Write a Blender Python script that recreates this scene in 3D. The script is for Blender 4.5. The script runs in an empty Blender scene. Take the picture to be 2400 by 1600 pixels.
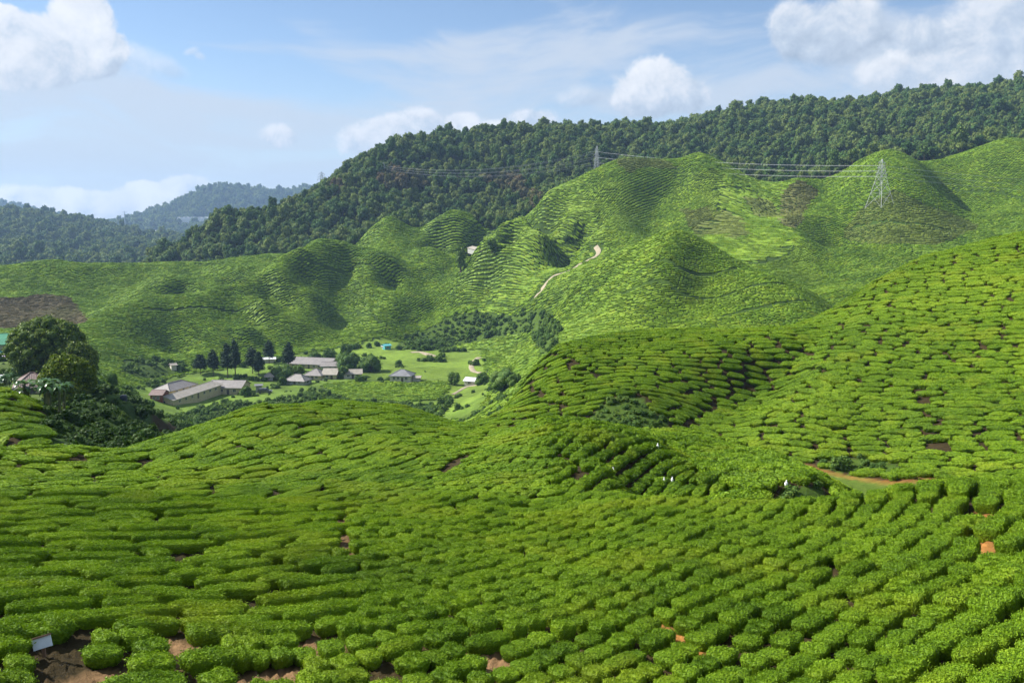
import bpy, bmesh, math, random
import numpy as np
from mathutils import Vector, Matrix
R_ = math.radians
random.seed(7); RNG = np.random.default_rng(11)
SC = bpy.context.scene
COL = SC.collection
# ------------------------------------------------------------------ camera model
CAMZ = 60.0                 # eye height above the datum (valley floor lies near 10 m)
FOV = R_(60.0)
FS = 1176 / math.tan(FOV / 2)
PITCH = math.atan((784 - 520) / FS)
CP, SP = math.cos(PITCH), math.sin(PITCH)

def ray(u, v):
    """bearing and slope (rise over run) of the line of sight through a point of the view"""
    a = (np.asarray(u, float) - 1176) / FS; b = (784 - np.asarray(v, float)) / FS
    x = a; y = CP + b * SP; z = -SP + b * CP
    return np.arctan2(x, y), z / np.hypot(x, y)
def bearing(u): return float(ray(u, 600)[0])
def project(x, y, z):
    x = np.asarray(x, float); y = np.asarray(y, float); z = np.asarray(z, float) - CAMZ
    dep = y * CP - z * SP; up = y * SP + z * CP
    return 1176 + FS * x / dep, 784 - FS * up / dep

# ------------------------------------------------------------------ value noise
def _h(ix, iy, seed):
    n = (ix.astype(np.int64) * 374761393 + iy.astype(np.int64) * 668265263 + seed * 982451653) & 0xFFFFFFFF
    n = ((n ^ (n >> 13)) * 1274126177) & 0xFFFFFFFF
    n = n ^ (n >> 16)
    return (n & 0xFFFF) / 65535.0
def vnoise(x, y, seed=0):
    x = np.asarray(x, float); y = np.asarray(y, float)
    ix = np.floor(x); iy = np.floor(y); fx = x - ix; fy = y - iy
    fx = fx * fx * fx * (fx * (fx * 6 - 15) + 10); fy = fy * fy * fy * (fy * (fy * 6 - 15) + 10)
    a = _h(ix, iy, seed); b = _h(ix + 1, iy, seed); c = _h(ix, iy + 1, seed); d = _h(ix + 1, iy + 1, seed)
    return ((a * (1 - fx) + b * fx) * (1 - fy) + (c * (1 - fx) + d * fx) * fy) * 2 - 1
def fbm(x, y, seed=0, octs=4):
    s = 0; a = 1; t = 0
    for o in range(octs):
        s = s + a * vnoise(x * 2 ** o, y * 2 ** o, seed + o * 17); t += a; a *= .5
    return s / t

# ------------------------------------------------------------------ the lie of the land: ridge, gully and foot lines (view x, view y, metres)
CP_A, CP_L, CP_M = [], [], []
def rm(d):
    t = min(max((d - 128) / 102, 0), 1)
    near = float(np.interp(math.log(d), [math.log(v) for v in (16, 24, 36, 62, 85, 112)], [1, .9, .85, .84, .91, 1]))
    return d * near * (1 + .35 * t * t * (3 - 2 * t))
def addp(az, d, m): CP_A.append(az); CP_L.append(math.log(rm(d))); CP_M.append(m)
def line(pts, low=.75, step=45):
    if pts[0][0] <= 60 and len(pts) > 1: pts = [(pts[0][0] - 330, pts[0][1], pts[0][2])] + list(pts)
    if pts[-1][0] >= 2290 and len(pts) > 1: pts = list(pts) + [(pts[-1][0] + 330, pts[-1][1], pts[-1][2])]
    for i, p in enumerate(pts):
        q = pts[i + 1] if i + 1 < len(pts) else None
        n = 1 if q is None else max(1, int(math.hypot(q[0] - p[0], q[1] - p[1]) / step))
        for k in range(n):
            t = k / n
            u, v, d = (p if q is None else tuple(p[j] * (1 - t) + q[j] * t for j in range(3)))
            az, m = ray(u, v)
            addp(float(az), d, float(m) - low / d)
def spots(pts, low=.75):
    for p in pts: line([p], low) if 60 < p[0] < 2290 else [addp(float(ray(p[0], p[1])[0]), p[2], float(ray(p[0], p[1])[1]) - low / p[2])]
def level(us, d, z):
    for u in us: addp(bearing(u), d, z / d)
WIDE = (-400, -150, 100, 400, 700, 1000, 1300, 1600, 1900, 2200, 2500, 2750)
for d, z in ((2.2, -5.0), (4, -5.6), (7, -6.6), (11, -7.8)): level(WIDE, d, z - .3)
US = (-330, -100, 100, 300, 500, 700, 900, 1100, 1300)
for v, d in ((1560, 16.3), (1400, 22), (1300, 28), (1200, 36), (1150, 41)): spots([(u, v, d) for u in US])
spots([(u, 1100, 47.5) for u in US[:6]])
for v, d, e in ((1560, 16, 14.8), (1400, 21.5, 20), (1300, 26.5, 24.5), (1200, 34, 31), (1160, 38, 35.5)):
    spots([(1500, v, d), (1700, v, d), (1900, v, d), (2100, v, (d + e) / 2), (2352, v, e), (2650, v, e)])
line([(1250, 1125, 46), (1400, 1128, 44), (1550, 1135, 42.5), (1700, 1142, 41.5), (1850, 1138, 41.5), (1950, 1125, 42), (2050, 1112, 42.5), (2200, 1100, 42.5), (2352, 1095, 41.5)])
level((1500, 1650), 50, -16.6); level((1800, 1900), 52, -18.5); level((2000, 2150, 2352, 2650), 56, -19.5); level((2000, 2150, 2352, 2650), 72, -23.2)
spots([(1600, 1116, 57), (1750, 1112, 57), (1850, 1112, 58)])
line([(780, 1118, 45.5), (900, 1090, 50), (980, 1070, 56), (1080, 1010, 67), (1170, 968, 77)])
line([(1185, 985, 66), (1240, 950, 71), (1330, 958, 72), (1440, 975, 71), (1510, 1005, 67)])
spots([(1300, 1050, 54.5), (1200, 1060, 54), (1400, 1070, 52.5), (1250, 1000, 62), (1400, 1020, 61), (1100, 1080, 51)])
line([(1530, 1030, 68), (1480, 1075, 60), (1420, 1103, 53)])
spots([(900, 1010, 65), (700, 1000, 66), (800, 960, 76), (600, 1000, 65), (450, 1010, 63.5), (300, 1060, 54), (100, 1060, 54), (-200, 1060, 54), (700, 1050, 56), (500, 1060, 54), (900, 960, 76), (1000, 985, 74)])
level((1250, 1350, 1450), 84, -21)
line([(1540, 980, 80), (1600, 985, 80), (1740, 1020, 77), (1860, 1075, 70), (1900, 1108, 60)])
spots([(1650, 1050, 66), (1750, 1070, 62)])
level((1600, 1700), 89, -23.4)
line([(0, 1026, 62), (100, 1025, 62.5), (250, 1022, 63), (330, 1005, 66), (420, 975, 72), (500, 950, 77), (560, 935, 81), (640, 925, 84), (760, 910, 88), (860, 917, 89), (940, 925, 90), (1000, 945, 88), (1060, 962, 86)])
for u, c in ((420, 72), (520, 78), (640, 84), (760, 88), (880, 89), (1000, 88)):
    level((u,), c * 1.16, -21.5 - (c - 72) * .06); level((u,), 128, -36); level((u,), 165, -44)
level((1100,), 112, -27); level((1100,), 135, -36); level((1100,), 165, -43); level((1180,), 135, -28); level((1180,), 160, -36); level((1250,), 150, -28)
# the left slope with its terrace
level((-330, -100, 100), 65.5, -17.6)
spots([(-300, 1005, 69), (30, 1008, 68.5), (150, 1010, 70), (250, 1012, 74), (310, 1000, 82), (-300, 945, 75), (30, 950, 75), (120, 962, 80), (220, 968, 92), (300, 962, 110), (350, 950, 140),
       (-300, 878, 82), (-100, 880, 82), (0, 884, 82), (70, 908, 87), (130, 918, 98), (190, 908, 112), (240, 893, 138), (300, 915, 155), (360, 925, 190)])
level((-400, -200, 0), 100, -22.5); level((90,), 112, -25.5)
for d in (125, 150, 180, 208): level((-400, -200, -50, 60, 130), d, -27.6)
level((200,), 175, -31); level((220,), 215, -36); level((-300, 0, 150), 265, -39); level((300,), 230, -43)
for u in (400, 530, 660, 790, 920, 1050):
    for d, z in ((205, -46.2), (250, -48.5), (300, -50), (350, -50.3)): level((u,), d, z)
level((1130,), 205, -42); level((1130,), 260, -46); level((1180,), 300, -46); level((1200,), 220, -38)
# the near hillside on the right
line([(1060, 972, 97), (1130, 946, 102), (1170, 920, 106), (1200, 890, 109), (1250, 830, 115), (1290, 785, 120), (1400, 768, 124), (1550, 762, 126), (1700, 768, 126), (1800, 780, 124), (1880, 798, 120)])
spots([(1300, 900, 103), (1400, 850, 110), (1500, 830, 113), (1250, 890, 105), (1500, 900, 104), (1350, 950, 97), (1250, 945, 98), (1450, 955, 97)])
line([(1560, 965, 100.5), (1650, 925, 108.3), (1720, 895, 113.6), (1800, 845, 118.7), (1860, 808, 121.6)])
spots([(1690, 820, 117.5), (1790, 925, 102.3), (1850, 880, 107.3)])
spots([(1680, 1003, 98), (1830, 1048, 91), (1950, 1085, 86), (2050, 1088, 85), (1900, 1075, 87), (2000, 1060, 90), (2150, 1082, 86), (2200, 1080, 87), (2352, 1062, 88), (2650, 1060, 87),
       (1760, 985, 97.5), (1850, 980, 96), (2000, 980, 96.5), (2150, 980, 95), (2352, 980, 94), (2650, 980, 93), (1850, 900, 105), (2000, 900, 104), (2150, 900, 102.5), (2352, 900, 101), (2650, 900, 100),
       (1950, 800, 116), (2100, 800, 114), (2352, 800, 111), (2650, 800, 110), (2050, 720, 126), (2200, 700, 127), (2352, 700, 122), (2650, 690, 121), (2150, 640, 137), (2352, 600, 138), (2650, 590, 137)])
line([(1885, 738, 134), (1940, 692, 140), (2010, 640, 147), (2100, 592, 152), (2230, 556, 155), (2352, 525, 155)])
for u in (2000, 2150, 2352, 2650): level((u,), 192, -23); level((u,), 250, -33); level((u,), 300, -31)
level((1300, 1500, 1700, 1850), 160, -23.5); level((1300, 1500, 1700, 1850), 200, -27.5)
# middle hills
line([(1300, 748, 262), (1400, 745, 245), (1500, 742, 240), (1600, 740, 238), (1700, 735, 238), (1800, 725, 240), (1880, 708, 250)])
line([(1330, 655, 305), (1390, 612, 300), (1480, 562, 292), (1560, 540, 288), (1620, 566, 288), (1700, 608, 284), (1800, 650, 280), (1880, 688, 280)])
spots([(1450, 650, 270), (1700, 668, 259), (1350, 700, 285)]); line([(1545, 590, 272), (1530, 650, 257)]); line([(1610, 600, 281), (1600, 660, 264), (1590, 710, 249)])
level((1480,), 335, -13); level((1560,), 335, -11); level((1650,), 330, -15); level((1750,), 325, -21); level((1850,), 318, -26)
line([(930, 772, 385), (1000, 786, 380), (1100, 780, 370), (1200, 762, 352), (1258, 740, 335)])
line([(1252, 700, 345), (1250, 668, 360), (1300, 630, 378), (1375, 592, 398), (1370, 566, 412)])
line([(965, 738, 400), (990, 700, 417), (1060, 622, 455), (1120, 578, 470), (1180, 550, 478), (1215, 548, 478), (1250, 559, 467), (1330, 566, 440)])
line([(1190, 552, 476), (1165, 600, 450), (1125, 660, 420), (1080, 720, 395)])
spots([(1280, 620, 430)])
level((1000, 1100), 512, -16)
line([(930, 602, 475), (990, 572, 480), (1040, 592, 480)]); spots([(900, 652, 445), (980, 652, 445)])
line([(960, 560, 508), (1000, 527, 518), (1050, 490, 526), (1090, 517, 520), (1125, 548, 508)])
line([(828, 558, 518), (858, 520, 526), (890, 497, 531), (922, 517, 526), (948, 548, 516)])
level((890, 960, 1050), 556, -8)
line([(185, 750, 345), (250, 720, 365), (350, 693, 385), (450, 681, 400), (560, 651, 415), (640, 606, 430), (690, 580, 440)])
line([(690, 578, 450), (715, 555, 460), (745, 545, 465), (790, 552, 465), (850, 582, 460), (900, 614, 450), (950, 652, 435), (975, 692, 415)])
line([(740, 600, 441), (722, 680, 407), (690, 765, 377)]); line([(805, 625, 449), (785, 700, 423), (765, 752, 398)]); line([(620, 690, 410), (590, 745, 384)]); line([(695, 640, 432), (655, 720, 400)]); line([(640, 640, 414), (600, 700, 388), (570, 760, 366)]); line([(850, 630, 436), (880, 690, 408), (900, 735, 394)])
line([(540, 690, 402), (480, 750, 370)])
line([(230, 802, 318), (330, 822, 320), (450, 812, 342), (550, 802, 358), (700, 792, 372), (830, 767, 383)])
level((250, 400, 550), 440, -36); level((650,), 478, -24); level((800,), 500, -20)
line([(300, 694, 430), (400, 666, 442), (500, 649, 452), (590, 620, 462)])
line([(0, 620, 480), (130, 600, 490), (200, 612, 492), (330, 608, 498), (440, 600, 502), (520, 592, 506), (640, 580, 512)])
spots([(-250, 660, 455), (100, 660, 452), (0, 695, 425), (180, 655, 462), (240, 720, 400), (150, 705, 418), (50, 752, 368), (150, 748, 368), (-250, 750, 370), (330, 655, 475), (440, 640, 482)])
level((-300, 0, 250, 450), 590, -58); level((-300, 0, 250, 450), 700, -58)
# pylon hills
line([(1120, 550, 440), (1200, 497, 470), (1300, 432, 495), (1360, 400, 505), (1415, 372, 511), (1450, 366, 513), (1530, 385, 510), (1600, 350, 520), (1680, 385, 512), (1740, 427, 500), (1788, 482, 472)])
spots([(1150, 562, 432), (1250, 557, 430), (1350, 557, 425), (1450, 552, 408), (1400, 450, 472), (1300, 500, 456), (1200, 540, 446)])
line([(1545, 420, 502), (1520, 480, 480), (1495, 540, 445)]); line([(1340, 470, 474), (1320, 530, 443)]); line([(1440, 450, 474), (1420, 520, 433)])
line([(1600, 400, 495), (1650, 440, 478), (1720, 485, 453), (1790, 520, 428), (1860, 555, 403), (1900, 600, 383), (1912, 650, 358)])
spots([(1565, 500, 452), (1650, 545, 412), (1750, 585, 385), (1700, 595, 365), (1800, 625, 350), (1935, 672, 328)])
line([(1815, 460, 480), (1840, 420, 500), (1868, 455, 480)]); spots([(1840, 510, 437), (1790, 495, 466), (1885, 500, 452), (1930, 590, 420)])
line([(1890, 455, 488), (1930, 415, 502), (1990, 370, 516), (2050, 345, 521), (2100, 366, 518), (2150, 430, 497), (2220, 500, 467), (2270, 536, 446)])
spots([(2020, 478, 447), (2000, 560, 407), (1950, 560, 405), (2100, 560, 410), (2200, 580, 404), (1960, 622, 368), (2060, 597, 384)])
line([(2165, 450, 512), (2200, 375, 545), (2260, 345, 551), (2330, 315, 560), (2420, 330, 560)]); spots([(2175, 485, 492), (2352, 420, 515), (2352, 500, 470), (2250, 500, 472), (2650, 420, 515), (2650, 500, 470)])
# forest (ground line = canopy line less a tree)
TREE = 10.5
line([(430, 592, 700), (480, 555, 690), (560, 505, 680), (640, 470, 670), (700, 428, 660), (775, 402, 655), (850, 370, 650), (920, 345, 660), (1000, 325, 670), (1080, 305, 685), (1160, 288, 700), (1250, 283, 710), (1350, 290, 725),
      (1440, 299, 745), (1540, 276, 770), (1650, 246, 790), (1750, 223, 805), (1850, 211, 815), (2000, 213, 825), (2100, 206, 830), (2250, 201, 840), (2352, 181, 850)], TREE)
spots([(480, 605, 600), (560, 590, 582), (700, 572, 552), (800, 545, 552), (950, 520, 560), (1150, 522, 548), (1100, 520, 555)], 4)
line([(1300, 330, 640), (1330, 420, 585)], TREE); line([(1180, 380, 640), (1150, 460, 590)], TREE); line([(980, 400, 640), (960, 470, 600)], TREE)
line([(1560, 320, 680), (1590, 340, 640)], TREE); line([(1900, 300, 680), (1880, 380, 600)], TREE); line([(1720, 300, 690), (1740, 380, 610)], TREE); line([(2200, 280, 690), (2140, 330, 640)], TREE)
level((1300,), 545, 17); level((1368,), 560, 20); level((1450, 1550), 560, 27); level((1650,), 562, 30); level((1740, 1840), 545, 20); level((1950, 2050), 565, 34); level((2150,), 570, 38); level((2300, 2500, 2750), 600, 44)
for u, d, z in ((500, 800, -45), (700, 830, 0), (900, 850, 25), (1150, 900, 45), (1400, 950, 60), (1700, 1000, 80), (2000, 1050, 90), (2352, 1100, 105), (2700, 1100, 105)): level((u,), d, z)
for u in (900, 1200, 1500, 1800, 2100, 2400, 2700): level((u,), 1600, 10); level((u,), 2600, -60)
line([(0, 482, 1900), (100, 490, 1900), (200, 503, 1870), (250, 512, 1820), (320, 540, 1600), (400, 568, 1300), (455, 590, 1050)], TREE * 1.4)
spots([(-250, 560, 1350), (0, 560, 1350), (100, 560, 1350), (200, 562, 1320), (330, 578, 1150)], TREE * 1.4)
level((-300, -100, 50, 200, 350), 830, -50); level((-300, 0, 200), 2250, -30); level((300, 420), 1950, -48)
line([(300, 500, 3200), (350, 478, 3280), (400, 460, 3300), (480, 425, 3300), (560, 430, 3350), (620, 434, 3350), (690, 428, 3400), (800, 440, 3500)], TREE * 2)
spots([(450, 500, 2850), (560, 500, 2850), (350, 535, 2500), (450, 545, 2400), (520, 548, 2400), (640, 480, 3050)], TREE * 2)
level((250,), 3200, 2); level((150, -100), 3500, -60); level((300, 500, 700), 3800, -60)
line([(-200, 470, 4300), (40, 479, 4300), (100, 488, 4300), (170, 500, 4300), (260, 515, 4300)], 0)
for u in (400, 700, 1100, 1500, 2000, 2600): level((u,), 4000, -60)
level(WIDE, 4760, -60)

# thin plate spline of slope over (bearing, log distance)
AZ0, AZ1, NA = R_(-54), R_(54), 500
L0, L1, ND = math.log(2.2), math.log(6400), 630
KX = 1.7
def solve_land():
    a = np.array(CP_A) * KX; l = np.array(CP_L); m = np.array(CP_M)
    n = len(a)
    def K(d2): return np.where(d2 > 1e-12, .5 * d2 * np.log(np.maximum(d2, 1e-12)), 0)
    A = K((a[:, None] - a[None]) ** 2 + (l[:, None] - l[None]) ** 2) + np.eye(n) * 2e-5
    P = np.stack([np.ones(n), a, l], 1)
    M = np.block([[A, P], [P.T, np.zeros((3, 3))]])
    w = np.linalg.solve(M, np.concatenate([m, np.zeros(3)]))
    ga = np.linspace(AZ0, AZ1, NA); gl = np.linspace(L0, L1, ND)
    out = np.zeros((NA, ND), np.float32)
    a32, l32, w32 = a.astype(np.float32), l.astype(np.float32), w.astype(np.float32)
    dl2 = (gl.astype(np.float32)[:, None] - l32[None]) ** 2
    for i in range(NA):
        d2 = dl2 + (np.float32(ga[i] * KX) - a32)[None] ** 2 + np.float32(1e-9)
        out[i] = (.5 * d2 * np.log(d2)) @ w32[:n] + w32[n] + w32[n + 1] * ga[i] * KX + w32[n + 2] * gl
    return ga, gl, out.astype(float)
GA, GL, GM = solve_land()
GD = np.exp(GL)
GX = np.sin(GA)[:, None] * GD[None]; GY = np.cos(GA)[:, None] * GD[None]
GZ = GM * GD[None]
_k = np.clip((GD - 130) / 120, 0, 1)[None]
GZ = GZ + _k * ((2.0 * fbm(GX / 40, GY / 40, 5, 4) + np.clip((GD[None] - 260) / 150, 0, 1) * (4.6 * (.42 - np.abs(fbm(GX / 70, GY / 95, 25, 3))) + 2.4 * (.42 - np.abs(fbm(GX / 30, GY / 42, 27, 2))))) + np.clip((GD[None] - 740) / 120, 0, 1) * 14 * fbm(GX / 120, GY / 150, 9, 4) * np.clip(1 - (GD[None] - 4600) / 1000, 0, 1))
GZ = GZ + (1 - _k) * .22 * fbm(GX / 7, GY / 7, 15, 3) * np.clip((GD - 6) / 6, 0, 1)[None]
GZ = np.maximum(GZ, -66) + CAMZ
def land(x, y):
    """ground height"""
    x = np.asarray(x, float); y = np.asarray(y, float)
    fa = np.clip((np.arctan2(x, y) - AZ0) / (AZ1 - AZ0) * (NA - 1), 0, NA - 1.001)
    fl = np.clip((np.log(np.maximum(np.hypot(x, y), 2.3)) - L0) / (L1 - L0) * (ND - 1), 0, ND - 1.001)
    i = fa.astype(int); j = fl.astype(int); s = fa - i; t = fl - j
    return (GZ[i, j] * (1 - t) + GZ[i, j + 1] * t) * (1 - s) + (GZ[i + 1, j] * (1 - t) + GZ[i + 1, j + 1] * t) * s
def land_normal(x, y, e=1.2):
    x = np.asarray(x, float); y = np.asarray(y, float)
    e = np.maximum(e, np.hypot(x, y) * .008)
    nx = -(land(x + e, y) - land(x - e, y)) / (2 * e); ny = -(land(x, y + e) - land(x, y - e)) / (2 * e)
    n = np.stack([nx, ny, np.ones_like(nx)], -1)
    return n / np.linalg.norm(n, axis=-1, keepdims=True)
def hit(u, v, dmin=0, low=.75):
    """where the line of sight meets the land"""
    az, m = ray(u, v); az = float(az); m = float(m)
    d = np.exp(np.linspace(math.log(max(dmin, 3)), math.log(6300), 6000))
    z = land(np.sin(az) * d, np.cos(az) * d) + low
    ok = np.nonzero(z >= CAMZ + m * d)[0]
    dd = d[ok[0]] if len(ok) else 3000.
    x, y = math.sin(az) * dd, math.cos(az) * dd
    return x, y, float(land(x, y))
def at(u, d):
    az = bearing(u); x, y = math.sin(az) * d, math.cos(az) * d
    return x, y, float(land(x, y))
SKYV, SKYSTR, HAZE, EXPO = 7.2, .067, .00009, 1.13
# ------------------------------------------------------------------ node and mesh helpers
class NT:
    def __init__(s, tree): s.t = tree; s.n = tree.nodes; s.l = tree.links
    def new(s, typ, **kw):
        n = s.n.new(typ)
        for k, v in kw.items(): setattr(n, k, v)
        return n
    def put(s, sock, v):
        if v is None: return
        if isinstance(v, bpy.types.NodeSocket): s.l.new(v, sock)
        elif hasattr(v, 'default_value') is False and isinstance(v, (tuple, list)) and len(v) == 3 and sock.type == 'RGBA': sock.default_value = (*v, 1)
        else: sock.default_value = v
    def math(s, op, a, b=None, c=None, clamp=False):
        n = s.new('ShaderNodeMath', operation=op); n.use_clamp = clamp
        s.put(n.inputs[0], a); s.put(n.inputs[1], b)
        if c is not None: s.put(n.inputs[2], c)
        return n.outputs[0]
    def vmath(s, op, a, b=None):
        n = s.new('ShaderNodeVectorMath', operation=op); s.put(n.inputs[0], a); s.put(n.inputs[1], b)
        return n.outputs['Value'] if op in ('DOT_PRODUCT', 'LENGTH') else n.outputs[0]
    def noise(s, vec, scale, detail=3, rough=.55, dist=0, out='Fac'):
        n = s.new('ShaderNodeTexNoise'); s.put(n.inputs['Vector'], vec); n.inputs['Scale'].default_value = scale
        n.inputs['Detail'].default_value = detail; n.inputs['Roughness'].default_value = rough; n.inputs['Distortion'].default_value = dist
        return n.outputs[out]
    def ramp(s, fac, stops):
        n = s.new('ShaderNodeValToRGB'); e = n.color_ramp.elements
        while len(e) < len(stops): e.new(.5)
        for i, (p, c) in enumerate(stops): e[i].position = p; e[i].color = (*c, 1) if len(c) == 3 else c
        s.put(n.inputs[0], fac); return n.outputs[0]
    def mix(s, fac, a, b, mode='MIX'):
        n = s.new('ShaderNodeMix', data_type='RGBA', blend_type=mode)
        s.put(n.inputs[0], fac); s.put(n.inputs[6], a); s.put(n.inputs[7], b); return n.outputs[2]
    def step(s, x, lo, hi):
        n = s.new('ShaderNodeMapRange', interpolation_type='SMOOTHSTEP'); s.put(n.inputs[0], x)
        n.inputs[1].default_value = lo; n.inputs[2].default_value = hi; return n.outputs[0]
def material(name):
    m = bpy.data.materials.new(name); m.use_nodes = True
    t = NT(m.node_tree); b = m.node_tree.nodes['Principled BSDF']
    return m, t, b
def pos(t): return t.new('ShaderNodeNewGeometry').outputs['Position']
def rgb(c): return (*c, 1)

def mk_plain(name, c, rough=.7, var=.25, scale=1.5, metal=0, spec=.3, bump=0, obj_coord=True, dirt=None):
    m, t, b = material(name)
    v = t.new('ShaderNodeTexCoord').outputs['Object'] if obj_coord else pos(t)
    n = t.noise(v, scale, 5, .65)
    lo = tuple(x * (1 - var) for x in c); hi = tuple(min(1, x * (1 + var * .7)) for x in c)
    col = t.ramp(n, [(.3, lo), (.7, hi)])
    if dirt:
        d = t.step(t.noise(v, scale * 2.7, 6, .7), .52, .66); col = t.mix(t.math('MULTIPLY', d, .75), col, rgb(dirt))
    t.put(b.inputs['Base Color'], col); b.inputs['Roughness'].default_value = rough; b.inputs['Metallic'].default_value = metal; b.inputs['Specular IOR Level'].default_value = spec
    if bump:
        bn = t.new('ShaderNodeBump'); bn.inputs['Strength'].default_value = bump; bn.inputs['Distance'].default_value = .05
        t.put(bn.inputs['Height'], t.noise(v, scale * 8, 4)); t.put(b.inputs['Normal'], bn.outputs[0])
    return m
def mk_leaf(name, stops, blotch=None, transl=.25, rough=.5, spec=.25, scale=.35, per_obj=.3, brown=None):
    """leaves: every leaf its own shade, drifting from plant to plant and over the slope"""
    m, t, b = material(name)
    g = t.new('ShaderNodeNewGeometry'); oi = t.new('ShaderNodeObjectInfo')
    f = t.math('MULTIPLY', g.outputs['Random Per Island'], .55)
    f = t.math('ADD', f, t.math('MULTIPLY', oi.outputs['Random'], per_obj))
    n = t.noise(g.outputs['Position'], scale, 3, .6)
    f = t.math('ADD', f, t.math('MULTIPLY', t.math('SUBTRACT', n, .5), .9))
    col = t.ramp(f, stops)
    if blotch:
        k = t.step(t.noise(g.outputs['Position'], blotch[1], 3, .6), blotch[2], blotch[3]); col = t.mix(t.math('MULTIPLY', k, blotch[4]), col, rgb(blotch[0]))
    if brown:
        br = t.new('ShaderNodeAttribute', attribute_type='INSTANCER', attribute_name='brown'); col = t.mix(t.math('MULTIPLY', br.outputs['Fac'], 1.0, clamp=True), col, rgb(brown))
    t.put(b.inputs['Base Color'], col); b.inputs['Roughness'].default_value = rough; b.inputs['Specular IOR Level'].default_value = spec
    if transl:
        tr = t.new('ShaderNodeBsdfTranslucent'); t.put(tr.inputs[0], t.mix(1, col, (.95, 1, .45, 1), 'MULTIPLY'))
        mx = t.new('ShaderNodeMixShader'); mx.inputs[0].default_value = transl
        t.l.new(b.outputs[0], mx.inputs[1]); t.l.new(tr.outputs[0], mx.inputs[2])
        t.l.new(mx.outputs[0], m.node_tree.nodes['Material Output'].inputs[0])
    return m

def raw_mesh(name, V, F, mats=(), mi=None, smooth=False):
    """V (n,3); F a list of index arrays (each (k,3) or (k,4)); mi one material index per array"""
    me = bpy.data.meshes.new(name)
    V = np.asarray(V, np.float32); me.vertices.add(len(V)); me.vertices.foreach_set('co', V.ravel())
    F = [np.asarray(f, np.int32) for f in F if len(f)]
    if F:
        loops = np.concatenate([f.ravel() for f in F]); tot = np.concatenate([np.full(len(f), f.shape[1], np.int32) for f in F])
        start = np.concatenate([[0], np.cumsum(tot)[:-1]]).astype(np.int32)
        me.loops.add(len(loops)); me.loops.foreach_set('vertex_index', loops)
        me.polygons.add(len(tot)); me.polygons.foreach_set('loop_start', start)
        if mi is not None: me.polygons.foreach_set('material_index', np.concatenate([np.full(len(f), mi[i], np.int32) for i, f in enumerate(F)]))
        if smooth is not False: me.polygons.foreach_set('use_smooth', np.concatenate([np.full(len(f), bool(smooth if isinstance(smooth, bool) else smooth[i])) for i, f in enumerate(F)]))
    for m in mats: me.materials.append(m)
    me.update(calc_edges=True); return me
def link(name, me, loc=(0, 0, 0), rot=None, parent=None):
    o = bpy.data.objects.new(name, me); COL.objects.link(o); o.location = loc
    if rot is not None: o.rotation_euler = rot
    if parent is not None: o.parent = parent
    return o
def tag(o, label=None, cat=None, group=None, kind=None):
    if label: o['label'] = label
    if cat: o['category'] = cat
    if group: o['group'] = group
    if kind: o['kind'] = kind
    return o
def empty(name, loc, rz, label, cat, group=None):
    o = bpy.data.objects.new(name, None); COL.objects.link(o); o.location = loc; o.rotation_euler = (0, 0, rz); o.empty_display_size = .5
    return tag(o, label, cat, group)
def dup(root, label=None):
    r = root.copy(); COL.objects.link(r)
    if label: r['label'] = label
    for c in root.children:
        k = c.copy(); COL.objects.link(k); k.parent = r
        for g in c.children:
            q = g.copy(); COL.objects.link(q); q.parent = k
    return r

# ------------------------------------------------------------------ leaf cards over a solid
def tri_of(F):
    out = []
    for f in F:
        f = np.asarray(f)
        if f.shape[1] == 3: out.append(f)
        else: out += [f[:, [0, 1, 2]], f[:, [0, 2, 3]]]
    return np.concatenate(out)
def cards(V, F, n, size, rng, jitter=.03, flat=.5, aspect=.5, keep=None):
    """n leaf shaped quads strewn over the faces of a solid"""
    T = tri_of(F); a, b, c = V[T[:, 0]], V[T[:, 1]], V[T[:, 2]]
    cr = np.cross(b - a, c - a); ar = np.linalg.norm(cr, axis=1); 
    w = ar if keep is None else ar * keep((a + b + c) / 3)
    pick = rng.choice(len(T), n, p=w / w.sum())
    r1 = np.sqrt(rng.random(n))[:, None]; r2 = rng.random(n)[:, None]
    P = a[pick] * (1 - r1) + b[pick] * (r1 * (1 - r2)) + c[pick] * (r1 * r2)
    N = cr[pick] / np.maximum(ar[pick], 1e-9)[:, None]
    P = P + N * (rng.random(n)[:, None] * jitter)
    N = N + rng.normal(0, flat, (n, 3)); N /= np.linalg.norm(N, axis=1, keepdims=True)
    X = np.cross(N, rng.normal(0, 1, (n, 3))); X /= np.maximum(np.linalg.norm(X, axis=1, keepdims=True), 1e-6)
    Y = np.cross(N, X); s = (size * (.6 + .8 * rng.random(n)))[:, None]
    q = np.stack([P - X * s, P - Y * s * aspect, P + X * s, P + Y * s * aspect], 1).reshape(-1, 3)
    return q, np.arange(4 * n).reshape(n, 4)
def shell(rings, nseg, close_top=True):
    """quads between rings of equal size laid one after the other, closed by a fan"""
    F = []; k = np.arange(nseg); k2 = (k + 1) % nseg
    for r in range(rings - 1): F.append(np.stack([r * nseg + k, r * nseg + k2, (r + 1) * nseg + k2, (r + 1) * nseg + k], 1))
    F = [np.concatenate(F)]
    if close_top: F.append(np.stack([(rings - 1) * nseg + k, (rings - 1) * nseg + k2, np.full(nseg, rings * nseg)], 1))
    return F
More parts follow.
